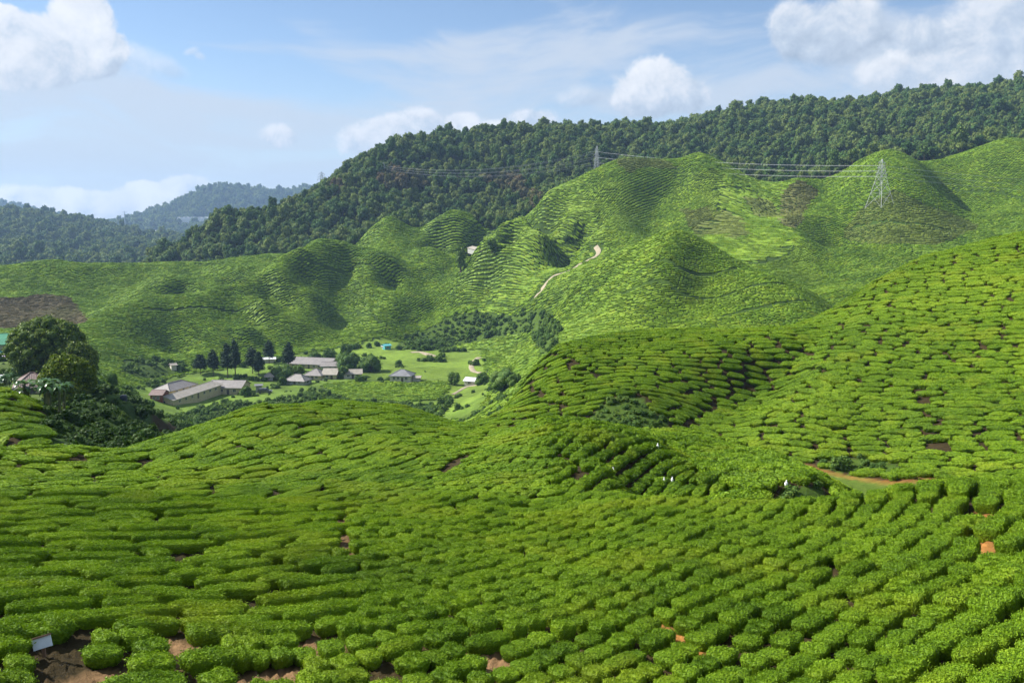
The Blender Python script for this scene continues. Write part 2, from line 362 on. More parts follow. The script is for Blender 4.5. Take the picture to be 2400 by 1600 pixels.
def lump(c, r, rng, nseg=12, rings=7, rough=.16):
    """a knobbly ball: one clump of a crown"""
    th = np.arange(nseg) / nseg * 2 * math.pi; V = []
    for i in range(rings):
        ph = -math.pi / 2 + .35 + (math.pi - .35) * i / rings
        k = 1 + rough * (rng.random(nseg) * 2 - 1)
        V.append(np.stack([np.cos(th) * math.cos(ph) * k * r[0], np.sin(th) * math.cos(ph) * k * r[1], np.full(nseg, math.sin(ph)) * k * r[2]], 1))
    V.append(np.array([[0, 0, r[2]]])); V = np.concatenate(V) + np.asarray(c)
    return V, shell(rings, nseg)
def tube(path, radii, nseg=7):
    V = []; path = [Vector(p) for p in path]
    for i, p in enumerate(path):
        d = (path[min(i + 1, len(path) - 1)] - path[max(i - 1, 0)]).normalized()
        x = d.orthogonal().normalized() if i == 0 else (x - d * x.dot(d)).normalized()
        y = d.cross(x)
        for k in range(nseg):
            a = 2 * math.pi * k / nseg; V.append(p + (x * math.cos(a) + y * math.sin(a)) * radii[i])
    V.append(path[-1]); return np.array([tuple(v) for v in V]), shell(len(path), nseg)
class Pile:
    """collects shapes into one mesh"""
    def __init__(s): s.V = []; s.F = []; s.M = []; s.S = []; s.n = 0
    def add(s, V, F, mi=0, smooth=False):
        V = np.asarray(V, float)
        for f in (F if isinstance(F, list) else [F]): s.F.append(np.asarray(f) + s.n); s.M.append(mi); s.S.append(smooth)
        s.V.append(V); s.n += len(V); return s
    def box(s, c, d, mi=0, rz=0):
        v = np.array([(x, y, z) for z in (-.5, .5) for x, y in ((-.5, -.5), (.5, -.5), (.5, .5), (-.5, .5))]) * np.asarray(d, float)
        if rz: v = np.stack([v[:, 0] * math.cos(rz) - v[:, 1] * math.sin(rz), v[:, 0] * math.sin(rz) + v[:, 1] * math.cos(rz), v[:, 2]], 1)
        return s.add(v + np.asarray(c, float), np.array([(3, 2, 1, 0), (4, 5, 6, 7), (0, 1, 5, 4), (1, 2, 6, 5), (2, 3, 7, 6), (3, 0, 4, 7)]), mi)
    def bar(s, a, b, r, mi=0, nseg=4):
        V, F = tube([a, b], [r, r], nseg); return s.add(V, F, mi)
    def mesh(s, name, mats): return raw_mesh(name, np.concatenate(s.V), s.F, mats, s.M, s.S)
    def obj(s, name, mats, parent=None, loc=(0, 0, 0), rot=None): return link(name, s.mesh(name, mats if isinstance(mats, (list, tuple)) else [mats]), loc, rot, parent)

# ------------------------------------------------------------------ many copies drawn by one object (only for stuff nobody could count)
def scatter(name, protos, P, ROT, SCL, PICK, mats):
    """one object: its mesh holds the sample plants and one point per plant; geometry nodes set a sample on each point"""
    V = []; F = []; M = []; S = []; pid = []; n = 0
    for k, pl in enumerate(protos):
        v = np.concatenate(pl.V); V.append(v); pid.append(np.full(len(v), k)); 
        for f, mi, sm in zip(pl.F, pl.M, pl.S): F.append(f + n); M.append(mi); S.append(sm)
        n += len(v)
    V.append(P); pid.append(np.full(len(P), -1))
    me = raw_mesh(name, np.concatenate(V), F, mats, M, S)
    a = me.attributes.new('pid', 'INT', 'POINT'); a.data.foreach_set('value', np.concatenate(pid).astype(np.int32))
    def full(arr, w): 
        z = np.zeros((n, w), np.float32); return np.concatenate([z, np.asarray(arr, np.float32).reshape(-1, w)]).ravel()
    a = me.attributes.new('turn', 'FLOAT_VECTOR', 'POINT'); a.data.foreach_set('vector', full(ROT, 3))
    a = me.attributes.new('size', 'FLOAT_VECTOR', 'POINT'); a.data.foreach_set('vector', full(SCL, 3))
    a = me.attributes.new('pick', 'INT', 'POINT'); a.data.foreach_set('value', np.concatenate([np.full(n, -1), PICK]).astype(np.int32))
    o = link(name, me)
    ng = bpy.data.node_groups.new(name, 'GeometryNodeTree')
    ng.interface.new_socket('Geometry', in_out='INPUT', socket_type='NodeSocketGeometry'); ng.interface.new_socket('Geometry', in_out='OUTPUT', socket_type='NodeSocketGeometry')
    N = ng.nodes; L = ng.links
    gi = N.new('NodeGroupInput'); go = N.new('NodeGroupOutput')
    def attr(nm, typ):
        q = N.new('GeometryNodeInputNamedAttribute'); q.data_type = typ; q.inputs[0].default_value = nm; return q.outputs[0]
    def eq(s, val):
        c = N.new('FunctionNodeCompare'); c.data_type = 'INT'; c.operation = 'EQUAL'; L.new(s, c.inputs[2]); c.inputs[3].default_value = val; return c.outputs[0]
    ap, ak = attr('pid', 'INT'), attr('pick', 'INT'); ar, asz = attr('turn', 'FLOAT_VECTOR'), attr('size', 'FLOAT_VECTOR')
    er = N.new('FunctionNodeEulerToRotation'); L.new(ar, er.inputs[0])
    def sep(val):
        q = N.new('GeometryNodeSeparateGeometry'); q.domain = 'POINT'; L.new(gi.outputs[0], q.inputs[0]); L.new(eq(ap, val), q.inputs[1]); return q.outputs[0]
    pts = sep(-1); jn = N.new('GeometryNodeJoinGeometry')
    for k in range(len(protos)):
        ins = N.new('GeometryNodeInstanceOnPoints'); L.new(pts, ins.inputs['Points']); L.new(eq(ak, k), ins.inputs['Selection']); L.new(sep(k), ins.inputs['Instance'])
        L.new(er.outputs[0], ins.inputs['Rotation']); L.new(asz, ins.inputs['Scale']); L.new(ins.outputs[0], jn.inputs[0])
    L.new(jn.outputs[0], go.inputs[0])
    md = o.modifiers.new('scatter', 'NODES'); md.node_group = ng
    return o
def inst_attr(o, nm, arr):
    pad = len(o.data.vertices) - len(arr)
    a = o.data.attributes.new(nm, 'FLOAT', 'POINT'); a.data.foreach_set('value', np.concatenate([np.zeros(pad), arr]).astype(np.float32))
def euler_arrays(yaw, nrm, blend=1.0):
    """XYZ eulers that turn a plant about its own axis and lean it to the slope"""
    n = nrm * blend + np.array([0, 0, 1.0]) * (1 - blend); n /= np.linalg.norm(n, axis=-1, keepdims=True)
    X = np.stack([np.cos(yaw), np.sin(yaw), np.zeros_like(yaw)], -1); X -= n * (X * n).sum(-1, keepdims=True); X /= np.linalg.norm(X, axis=-1, keepdims=True)
    Y = np.cross(n, X)
    return np.stack([np.arctan2(Y[:, 2], n[:, 2]), -np.arcsin(np.clip(X[:, 2], -1, 1)), np.arctan2(X[:, 1], X[:, 0])], -1)
def inside(px, py, poly):
    px = np.asarray(px); r = np.zeros(px.shape, bool); n = len(poly)
    for i in range(n):
        x1, y1 = poly[i]; x2, y2 = poly[(i + 1) % n]
        if y1 == y2: continue
        r ^= ((y1 > py) != (y2 > py)) & (px < (x2 - x1) * (py - y1) / (y2 - y1) + x1)
    return r
# ------------------------------------------------------------------ where things grow
FOREST_EDGE = [(-600, 560), (0, 560), (400, 575), (640, 548), (700, 520), (790, 515), (850, 535), (890, 541), (950, 530), (1000, 538), (1050, 540), (1100, 527), (1150, 507), (1250, 528), (1330, 535), (1415, 541), (1530, 540), (1600, 552), (1700, 542),
               (1750, 525), (1800, 505), (1840, 513), (1880, 508), (1930, 530), (2050, 548), (2130, 552), (2200, 565), (2330, 588), (2900, 600)]
_fb = np.array([bearing(u) for u, d in FOREST_EDGE]); _fd = np.array([rm(d) for u, d in FOREST_EDGE])
def forest_edge(x, y): return np.interp(np.arctan2(x, y), _fb, _fd)
def sight(x, y, lift=.75):
    return project(x, y, land(x, y) + lift)
# patches of the view that are not clipped tea: (kind, nearest m, farthest m, outline)
PATCH = [
 ('shrub', 90, 130, [(1355, 950), (1375, 925), (1410, 900), (1450, 890), (1485, 905), (1505, 930), (1535, 955), (1530, 975), (1360, 975)]),
 ('shrub', 80, 100, [(1875, 1050), (1900, 1038), (1980, 1036), (2060, 1045), (2075, 1068), (1990, 1070), (1900, 1062)]),
 ('shrub', 50, 82, [(1780, 1118), (1800, 1095), (1850, 1085), (1890, 1090), (1905, 1125), (1860, 1140), (1790, 1135)]),
 ('lawn', 78, 97, [(1845, 1058), (1880, 1062), (1960, 1072), (2040, 1085), (2150, 1085), (2150, 1130), (1900, 1130), (1870, 1090)]),
 ('shrub', 130, 600, [(905, 800), (930, 775), (980, 755), (1040, 722), (1100, 715), (1180, 722), (1250, 700), (1268, 735), (1240, 755), (1120, 778), (1000, 802)]),
 ('shrub', 130, 420, [(275, 850), (285, 826), (340, 822), (420, 830), (425, 850), (340, 868)]),
 ('shrub', 130, 420, [(1215, 745), (1250, 700), (1285, 745), (1275, 800), (1240, 810)]),
 ('plot', 150, 520, [(735, 880), (820, 872), (900, 878), (1010, 872), (1035, 878), (1015, 912), (920, 918), (800, 912), (770, 900)]),
 ('lawn', 120, 560, [(760, 800), (880, 772), (960, 800), (1010, 800), (1110, 800), (1120, 880), (1160, 880), (1120, 900), (1000, 955), (985, 935), (1030, 880), (870, 872), (860, 840)]),
 ('village', 110, 520, [(300, 890), (420, 858), (560, 838), (660, 812), (760, 800), (870, 830), (890, 880), (760, 880), (740, 905), (1010, 915), (1040, 880), (1130, 890), (1080, 960), (760, 960), (560, 960), (380, 960), (330, 925)]),
 ('terrace', 101, 420, [(-500, 800), (60, 790), (180, 850), (215, 880), (190, 930), (-500, 930)]),
]
PATHS = [(.3, .3, [(80, 1512), (125, 1505)]),  # gaps between the plots: (half width m, earth showing, points of the view)
 (.02, 0, [(335, 1125), (400, 1195), (408, 1250), (470, 1300), (545, 1335)]), (.06, .5, [(785, 1113), (783, 1160), (795, 1225), (835, 1282)]), (.25, 0, [(985, 1072), (1085, 1012), (1175, 965)]),
 (.06, 0, [(1508, 1012), (1512, 1045), (1450, 1085), (1425, 1104)]), (.12, 1, [(1495, 1372), (1545, 1390), (1590, 1428)]), (.12, 1, [(2258, 1135), (2258, 1190), (2256, 1250)]),
 (.25, 1, [(110, 1530), (170, 1505), (235, 1478)]), (.22, 1, [(372, 1408), (410, 1420), (440, 1445)]), (.35, .8, [(715, 1412), (745, 1416)]), (.25, 1, [(1120, 1445), (1150, 1462)]), (.4, 1, [(590, 1500), (640, 1490)]),
 (.05, 0, [(1268, 808), (1340, 838), (1412, 866)]), (.05, 0, [(1208, 868), (1250, 905), (1292, 928)]), (.04, 0, [(2120, 880), (2135, 980), (2140, 1040)]), (.05, 0, [(1715, 880), (1640, 925), (1570, 965)]),
 (.5, .6, [(1655, 1000), (1700, 1012), (1835, 1050), (1900, 1066), (2050, 1088), (2150, 1082), (2190, 1090)]), (.3, 0, [(1285, 1015), (1330, 1045), (1330, 1080)]), (.1, .5, [(2290, 1200), (2352, 1185)]), (.1, 0, [(1940, 1170), (1960, 1220), (1920, 1270)]),
]
FARPATHS = [('path', [(1255, 694), (1272, 680), (1275, 668), (1298, 645), (1327, 638), (1357, 622), (1372, 612), (1398, 602), (1405, 590), (1396, 578)], 2.5, 200), ('path', [(1122, 838), (1106, 850), (1104, 862), (1112, 872), (1130, 876)], 2.6, 130), ('path', [(962, 826), (985, 824), (1018, 836)], 4.0, 130),
            ('path', [(1060, 925), (1095, 905), (1150, 893)], 1.6, 120)]
FP_W = [(w, [hit(u * .98, v * .98, dm, 0)[:2] for u, v in pts]) for nm, pts, w, dm in FARPATHS]
TRACKS = [[hit(u, v, dm)[:2] for u, v in pts] for dm, pts in [(250, [(690, 592), (745, 612), (820, 606), (860, 612)]), (250, [(330, 706), (450, 704), (560, 708), (650, 706)]), (250, [(760, 700), (820, 715), (875, 738)]), (250, [(1115, 532), (1250, 528), (1390, 518)]), (250, [(1470, 620), (1560, 612), (1690, 614)]),
          (200, [(1430, 672), (1560, 668), (1700, 664), (1820, 655)]), (250, [(450, 604), (560, 606), (640, 600)]), (250, [(1640, 435), (1700, 432), (1735, 440)]), (250, [(1960, 520), (2080, 512), (2200, 530)]), (250, [(2190, 430), (2300, 440), (2352, 455)]), (250, [(1050, 700), (1120, 690), (1200, 700)]), (180, [(1660, 722), (1760, 700), (1860, 690)])]]
PATH_W = [(w, e, [hit(u, v)[:2] for u, v in pts]) for w, e, pts in PATHS]
def seg_dist(x, y, pts):
    best = np.full(np.shape(x), 1e9)
    for (x1, y1), (x2, y2) in zip(pts[:-1], pts[1:]):
        dx, dy = x2 - x1, y2 - y1; t = np.clip(((x - x1) * dx + (y - y1) * dy) / max(dx * dx + dy * dy, 1e-9), 0, 1)
        best = np.minimum(best, np.hypot(x - x1 - t * dx, y - y1 - t * dy))
    return best
def patches(x, y):
    """0 tea, 1 shrub, 2 lawn, 3 plot of low tea, 4 village ground, 5 terrace, 6 forest"""
    u, v = sight(x, y); d = np.hypot(x, y); k = np.zeros(np.shape(x), int); w = 5 * vnoise(x / 3.1, y / 3.1, 3)
    for kind, d0, d1, poly in reversed(PATCH):
        m = inside(u + w, v + w * .5, poly) & (d > rm(d0) * .97) & (d < rm(d1) * 1.03); k[m] = {'shrub': 1, 'lawn': 2, 'plot': 3, 'village': 4, 'terrace': 5}[kind]
    k[d > forest_edge(x, y) + 6 * vnoise(x / 14, y / 14, 8)] = 6
    return k

# ------------------------------------------------------------------ the rows of tea
def direction_field(ctrl):
    A, Lg, C, S = [], [], [], []
    for u, v, ang in ctrl:
        x0, y0, _ = hit(u, v); da, db = 14 * math.cos(R_(ang)), -14 * math.sin(R_(ang))
        best = None
        x1, y1, _ = hit(u + da, v + db); x2, y2, _ = hit(u - da, v - db)
        t = math.atan2(y1 - y2, x1 - x2)
        A.append(math.atan2(x0, y0) * 1.6); Lg.append(math.log(math.hypot(x0, y0))); C.append(math.cos(t)); S.append(math.sin(t))
    A, Lg, C, S = map(np.array, (A, Lg, C, S))
    def f(x, y):
        a = np.arctan2(x, y)[..., None] * 1.6; l = np.log(np.hypot(x, y))[..., None]
        w = 1 / (((a - A) ** 2 + (l - Lg) ** 2) + 4e-4) ** 1.6
        c = (w * C).sum(-1); s = (w * S).sum(-1); n = np.hypot(c, s) + 1e-9
        return c / n, s / n
    return f
def potential(nx, ny, h):
    """least squares potential whose gradient is (nx, ny), by reflection and FFT"""
    def ext(a, ox, oy):
        b = np.concatenate([a, (-1 if ox else 1) * a[::-1]], 0); return np.concatenate([b, (-1 if oy else 1) * b[:, ::-1]], 1)
    X = np.fft.fft2(ext(nx, True, False)); Y = np.fft.fft2(ext(ny, False, True))
    kx = 2j * np.pi * np.fft.fftfreq(X.shape[0], h)[:, None]; ky = 2j * np.pi * np.fft.fftfreq(X.shape[1], h)[None]
    den = kx * kx + ky * ky; den[0, 0] = 1; P = (kx * X + ky * Y) / den; P[0, 0] = 0
    return np.real(np.fft.ifft2(P))[:nx.shape[0], :nx.shape[1]]
def tea_rows(x0, x1, y0, y1, h, field, pitch_of, length_of, wob, seed, dlim):
    gx = np.arange(x0, x1, h); gy = np.arange(y0, y1, h); X, Y = np.meshgrid(gx, gy, indexing='ij')
    tx, ty = field(X, Y); pit = pitch_of(np.hypot(X, Y)); wx_, wy_ = -ty / pit, tx / pit
    nx, ny = wx_, wy_
    for it in range(9):         # even the spacing of the rows while they keep close to the wanted run
        ph = potential(nx, ny, h); a, b = np.gradient(ph, h); g = np.maximum(np.hypot(a, b), 1e-3) * pit
        nx, ny = .82 * a / g + .18 * wx_, .82 * b / g + .18 * wy_
    a, b = np.gradient(ph, h); g = np.maximum(np.hypot(a, b), 1e-3); ps = potential(b / g, -a / g, h)
    ph = ph + wob * (fbm(X / 9, Y / 9, seed, 2) + .4 * vnoise(X / 2.2, Y / 2.2, seed + 3))
    px_, py_ = np.gradient(ph, h); g2 = np.maximum(px_ ** 2 + py_ ** 2, .15 / pit ** 2)
    keep = (np.hypot(X, Y) > dlim[0]) & (np.hypot(X, Y) < dlim[1]) & (np.abs(np.arctan2(X, Y)) < R_(38))
    k = np.round(ph); off = ph - k
    QX = X - off * px_ / g2; QY = Y - off * py_ / g2
    Ln = length_of(X, Y)
    rnd = lambda s: _h(k.astype(int) + 5000, np.full(k.shape, s), seed)
    out = []
    for ln in np.unique(Ln):
        m = keep & (Ln == ln)
        q = ps[m] + rnd(1)[m] * ln + .40 * ln * np.sin(ps[m] * 2 * np.pi / (2.7 * ln) + rnd(2)[m] * 6.28)
        key = (k[m].astype(np.int64) + 20000) * 100000 + np.floor(q / ln).astype(np.int64) + 50000
        u, inv, cnt = np.unique(key, return_inverse=True, return_counts=True)
        mean = lambda a: np.bincount(inv, a) / cnt
        cx, cy = mean(QX[m]), mean(QY[m]); gx_, gy_ = mean(px_[m]), mean(py_[m]); an = np.arctan2(-gx_, gy_)
        sl = (QX[m] - cx[inv]) * np.cos(an)[inv] + (QY[m] - cy[inv]) * np.sin(an)[inv]
        mn = np.full(len(u), 1e9); mx = np.full(len(u), -1e9); np.minimum.at(mn, inv, sl); np.maximum.at(mx, inv, sl)
        L_ = mx - mn + h * .5; nsub = np.clip(np.ceil(L_ / (1.3 * ln)), 1, 8).astype(int); mid = (mx + mn) / 2
        wid = 1 / np.maximum(np.hypot(gx_, gy_), .3); cover = cnt * h * h / mean(pit[m]) ** 2
        for ns in range(1, 9):
            sel = nsub == ns
            for j in range(ns):
                o_ = mid[sel] + ((j + .5) / ns - .5) * L_[sel]
                out.append(np.stack([cx[sel] + np.cos(an[sel]) * o_, cy[sel] + np.sin(an[sel]) * o_, an[sel], L_[sel] / ns, wid[sel], cover[sel]], 1))
    return np.concatenate(out)
NEAR_DIR = [(100, 1060, -2), (300, 1100, -3), (150, 1200, -5), (300, 1300, -6), (100, 1400, 10), (300, 1500, 16), (550, 1520, 16), (600, 1250, 2), (600, 1350, -4), (700, 1200, 6), (650, 1000, 4), (500, 1020, 6), (850, 960, 4), (900, 1000, 10),
            (1000, 1100, 20), (1000, 1250, 24), (900, 1350, 18), (1100, 1150, 28), (1150, 1300, 28), (850, 1480, 24), (1100, 1500, 36), (1300, 1500, 43), (1500, 1450, 48), (1300, 1250, 34), (1400, 1180, 38), (1560, 1250, 60), (1650, 1250, 82), (1800, 1260, 88),
            (1950, 1300, 45), (2100, 1250, 12), (2250, 1350, 6), (2000, 1450, 30), (2200, 1500, 14), (1750, 1480, 66), (1230, 1000, 68), (1300, 1020, 72), (1400, 1030, 66), (1480, 1020, 50), (1330, 1085, 40), (1180, 1000, 30), (1600, 1050, -2), (1750, 1060, 4), (1600, 1000, -5),
            (1800, 1090, 0), (2000, 950, -3), (1800, 960, -20), (2200, 900, -5), (2200, 1000, -8), (2100, 800, -6), (2100, 650, -3), (1700, 980, -18), (1500, 850, -8), (1300, 870, 18), (1200, 920, 20), (1400, 800, -2), (1700, 830, -12), (1250, 930, 16), (30, 950, 10), (200, 980, 5)]
FAR_DIR = [(750, 580, 82), (820, 610, 80), (600, 620, 85), (450, 640, 84), (150, 640, 75), (50, 700, 15), (640, 680, 20), (720, 700, 40), (500, 740, 15), (350, 760, 8), (300, 800, 6), (850, 700, -35), (1000, 700, 10), (1100, 650, 14), (1150, 740, 6), (1300, 600, -12), (1250, 640, 4),
           (1000, 600, 30), (890, 540, 60), (1050, 530, 45), (1550, 600, 28), (1650, 640, 35), (1450, 640, 12), (1750, 700, 3), (1500, 710, 0), (1400, 690, 20), (1300, 480, 38), (1400, 430, 60), (1450, 500, 30), (1600, 450, 70), (1700, 430, -30), (1720, 560, -28), (1850, 600, 60),
           (1980, 450, 35), (2050, 420, 60), (2100, 520, -20), (2000, 580, 5), (2250, 420, 30), (2330, 400, 60), (2200, 600, -4), (1130, 800, 6), (800, 890, 3), (950, 895, 0)]
def length_of(x, y):
    u, v = sight(x, y); d = np.hypot(x, y)
    L = np.full(x.shape, 1.0)
    L[(u < 830) & (v > 1080) & (v < 1400)] = 3.3
    L[(u < 560) & (v >= 1400)] = 1.9
    L[(v < 1090) & (u < 1000)] = 3.3
    L[(d > 45) & (u > 1520)] = 2.6
    L[(d > 80) & (u > 1050)] = 3.0
    return L
near = tea_rows(-112, 112, 5, 172, .36, direction_field(NEAR_DIR), lambda d: np.interp(d, [14, 22, 32, 50, 70, 105], [.94, .78, .70, .78, .92, 1.06]), length_of, .30, 21, (5, 172))
far = tea_rows(-480, 480, 125, 860, .9, direction_field(FAR_DIR), lambda d: np.interp(d, [300, 420, 650], [1.12, 1.25, 1.6]), lambda x, y: np.where(np.hypot(x, y) < 430, 2.4, 3.1), .22, 33, (160, 850))
def clean(P, minarea, near_):
    x, y = P[:, 0], P[:, 1]; d = np.hypot(x, y); k = patches(x, y)
    ok = (P[:, 5] > minarea) & ((k == 0) | (k == 3))
    if near_:
        ok &= ~((d > 112) & (x < -4) & (land(x, y) < 33)); s = np.ones(len(x))
        tt = np.linspace(-.5, .5, 11); ca, sa = np.cos(P[:, 2]), np.sin(P[:, 2])
        free = np.ones((len(x), 11), bool)
        for j in range(11):
            us_, vs_ = sight(x + ca * tt[j] * P[:, 3], y + sa * tt[j] * P[:, 3], .3); free[:, j] &= ~((us_ > 66) & (us_ < 205 + 14 * vnoise(vs_ / 25, vs_ * 0, 6)) & (vs_ > 1472 - .3 * (us_ - 66)) & (vs_ < 1560 - .55 * (us_ - 66) + 10 * vnoise(us_ / 22, us_ * 0, 9)))
        for w, e, pts in PATH_W:
            free &= seg_dist(x[:, None] + ca[:, None] * tt * P[:, 3:4], y[:, None] + sa[:, None] * tt * P[:, 3:4], pts) > w
        for i in np.nonzero(~free.all(1))[0]:      # a bush ends where the path begins
            best = (0, 0); run = 0
            for j in range(12):
                if j < 11 and free[i, j]: run += 1
                else:
                    if run > best[0]: best = (run, j)
                    run = 0
            if best[0] < 4: ok[i] = False; continue
            a, b = tt[best[1] - best[0]], tt[best[1] - 1]
            P[i, 0] += ca[i] * P[i, 3] * (a + b) / 2; P[i, 1] += sa[i] * P[i, 3] * (a + b) / 2; P[i, 3] *= (b - a)
        u, v = sight(x, y); 
        ok &= ~((RNG.random(len(x)) < .012) & (d < 40))
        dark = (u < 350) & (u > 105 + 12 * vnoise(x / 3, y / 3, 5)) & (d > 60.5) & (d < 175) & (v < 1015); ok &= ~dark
        # never over another bush of the same plot: thin out where rows crowd
        ok &= P[:, 4] < 2.6
    else:
        ok &= (x > -4) | (d > 190)
        for pts in TRACKS: ok &= seg_dist(x, y, pts) > 1.0
        for w, pts in FP_W: ok &= seg_dist(x, y, pts) > w * .5 + 2.0
    return P[ok]
near = clean(near, .12, True); far = clean(far, .15, False)

# ------------------------------------------------------------------ bushes
M_TEA = None
TEA_STOPS = [(.02, (.046, .100, .005)), (.35, (.112, .208, .009)), (.62, (.185, .298, .014)), (.95, (.290, .385, .028))]
def mk_tea(name, core=False, k=1.0):
    m, t, b = material(name)
    g = t.new('ShaderNodeNewGeometry'); oi = t.new('ShaderNodeObjectInfo')
    f = t.math('MULTIPLY', oi.outputs['Random'], .22)
    if not core: f = t.math('ADD', f, t.math('MULTIPLY', g.outputs['Random Per Island'], .42))
    else: f = t.math('ADD', f, t.math('MULTIPLY', t.noise(g.outputs['Position'], 4.0, 3, .7), .42))
    n1 = t.noise(g.outputs['Position'], .9, 3, .6); n2 = t.noise(g.outputs['Position'], .055, 3, .55)
    f = t.math('ADD', f, t.math('MULTIPLY', t.math('SUBTRACT', n1, .5), .75)); f = t.math('ADD', f, t.math('MULTIPLY', t.math('SUBTRACT', n2, .5), .8))
    col = t.ramp(t.math('ADD', f, .12), [(p, tuple(x * k for x in c)) for p, c in TEA_STOPS])
    fl = t.step(t.noise(g.outputs['Position'], .22, 4, .65), .50, .68); col = t.mix(t.math('MULTIPLY', fl, .38), col, rgb(tuple(c * k for c in (.27, .31, .020))))   # patches of yellower new flush
    ol = t.step(t.noise(t.vmath('ADD', g.outputs['Position'], (40, 7, 3)), .13, 4, .65), .54, .70); col = t.mix(t.math('MULTIPLY', ol, .42), col, rgb(tuple(c * k for c in (.050, .110, .012))))   # older dark leaf
    br = t.new('ShaderNodeAttribute', attribute_type='INSTANCER', attribute_name='brown'); yl = t.new('ShaderNodeAttribute', attribute_type='INSTANCER', attribute_name='young')
    col = t.mix(t.math('MULTIPLY', br.outputs['Fac'], 1.0, clamp=True), col, rgb((.105, .080, .040)))
    col = t.mix(t.math('MULTIPLY', yl.outputs['Fac'], .8, clamp=True), col, rgb((.17, .25, .02)))
    t.put(b.inputs['Base Color'], col); b.inputs['Roughness'].default_value = .55; b.inputs['Specular IOR Level'].default_value = .12
    if not core:
        tr = t.new('ShaderNodeBsdfTranslucent'); t.put(tr.inputs[0], t.mix(1, col, (1, 1, .5, 1), 'MULTIPLY'))
        mx = t.new('ShaderNodeMixShader'); mx.inputs[0].default_value = .22
        t.l.new(b.outputs[0], mx.inputs[1]); t.l.new(tr.outputs[0], mx.inputs[2]); t.l.new(mx.outputs[0], m.node_tree.nodes['Material Output'].inputs[0])
    return m
M_TEALEAF = mk_tea('tea_leaves', False, 1.06); M_TEACORE = mk_tea('tea_twigs_and_leaves', True, .75); M_TEAFAR = mk_tea('tea_far_rows', True, .85)
def bush_core(L, W, H, rng, nseg=34, rough=.07, rings=None):
    a, b = L / 2, W / 2
    th = np.arange(nseg) / nseg * 2 * math.pi; c, s = np.cos(th), np.sin(th)
    e = 2 / 2.5
    ox = np.sign(c) * np.abs(c) ** e * a; oy = np.sign(s) * np.abs(s) ** e * b
    ph = rng.random(4) * 6.28
    w = 1 + .05 * np.sin(2 * th + ph[0]) + .05 * np.sin(3 * th + ph[1]) + .03 * np.sin(5 * th + ph[2]) + .07 * np.sin(ox / W * 4.6 + ph[2]) * np.abs(s)
    bend = .16 * b * np.sin(ox / a * 2.2 + ph[3])
    prof = rings or [(.72, 0), (.88, .25), (.97, .55), (1.0, .80), (.97, .93), (.88, .985), (.62, 1.0), (.30, 1.01)]
    V = []
    for r, z in prof:
        k = w * r * (1 + rng.normal(0, rough * .5, nseg)); shrink = 1 if r > .9 else None
        # keep the top long and flat: shrink towards the spine rather than towards a point
        sx = np.sign(ox) * np.maximum(np.abs(ox) - (1 - r) * b, np.abs(ox) * .12)
        zz = z * H + rng.normal(0, rough * .5, nseg) * H * (z > .1) + .05 * H * np.sin(ox / a * 3 + ph[1]) * (z > .6)
        V.append(np.stack([sx * w, oy * k + bend, zz], 1))
    V.append(np.array([[0, 0, H * 1.02]]))
    V = np.concatenate(V)
    return V, shell(len(prof), nseg)
def leafy_bush(L, W, H, n, size, rng, jit=.04):
    V, F = bush_core(L, W, H, rng)
    p = Pile(); p.add(V * np.array([.985, .975, .985]), F, 1, True)
    q, f = cards(V, F, n, size, rng, jit, .27, .5, keep=lambda c: .35 + 1.0 * (c[:, 2] > .3 * H))
    p.add(q, f, 0)
    q, f = cards(V, F, n // 9, size * 1.15, rng, .11, 1.0, .4, keep=lambda c: .05 + 1.0 * (c[:, 2] > .8 * H))      # young shoots standing above the plucked top
    return p.add(q, f, 0)
brng = np.random.default_rng(5)
LENS = (.8, 1.25, 2.0, 2.9, 4.0)
NEARP = [leafy_bush(L, 1.16, .50 + .04 * k, int(3600 * L), .033, brng) for L in LENS for k in range(2)]
MIDP = [leafy_bush(L, 1.16, .52 + .04 * k, int(560 * L), .075, brng, .06) for L in LENS for k in range(2)]
def far_bush(L, W, H, rng):
    V, F = bush_core(L, W, H, rng, 14, .16, [(.8, 0), (1.0, .45), (.86, .85), (.5, 1.0)]); return Pile().add(V, F, 2, True)
FARP = [far_bush(2.9, 1.16, .56, brng) for k in range(2)]
def place_tea(P, near_):
    x, y = P[:, 0], P[:, 1]; d = np.hypot(x, y); n = len(P); nr = land_normal(x, y)
    rot = euler_arrays(P[:, 2] + RNG.normal(0, .05, n) + (RNG.random(n) < .5) * math.pi, nr, .85)
    ln = P[:, 3] * (np.where(RNG.random(n) < .4, .78, .95) * np.where(P[:, 3] < 1.35, .92, 1) if near_ else np.where(RNG.random(n) < .2, .9, 1.06))
    wd = np.clip(P[:, 4] / (1.36 if near_ else 1.62), .5, 1.7) * RNG.normal(1.0, .05, n); ht = np.clip(RNG.normal(1, .09, n), .75, 1.25) * (np.clip(P[:, 4] / 1.3, .62, 1.05) * np.where((d > 38) & (x < 2), .72, np.where((d > 20) & (d < 70), 1.22, 1)) if near_ else 1)
    if near_:
        wd = wd * np.where((d > 38) & (x < 2), 1.08, np.where(d < 60, .88, 1.0))
        q = np.argmin(np.abs(np.log(ln[:, None] / np.array(LENS)[None])), 1)
        scl = np.stack([np.clip(ln / np.array(LENS)[q], .6, 1.35), wd, ht], 1); pick = q * 2 + (RNG.random(n) < .5)
    else:
        scl = np.stack([ln * 1.12 / 2.9, wd * 1.08, ht * RNG.normal(1, .12, n) * np.clip(P[:, 4] / 1.5, .7, 1.2)], 1); pick = RNG.integers(0, 4, n)
    z = land(x, y) - .05
    return np.stack([x, y, z], 1), rot, scl, pick, d
nP, nR, nS, nK, nD = place_tea(near, True)
fP, fR, fS, fK, fD = place_tea(far, False)
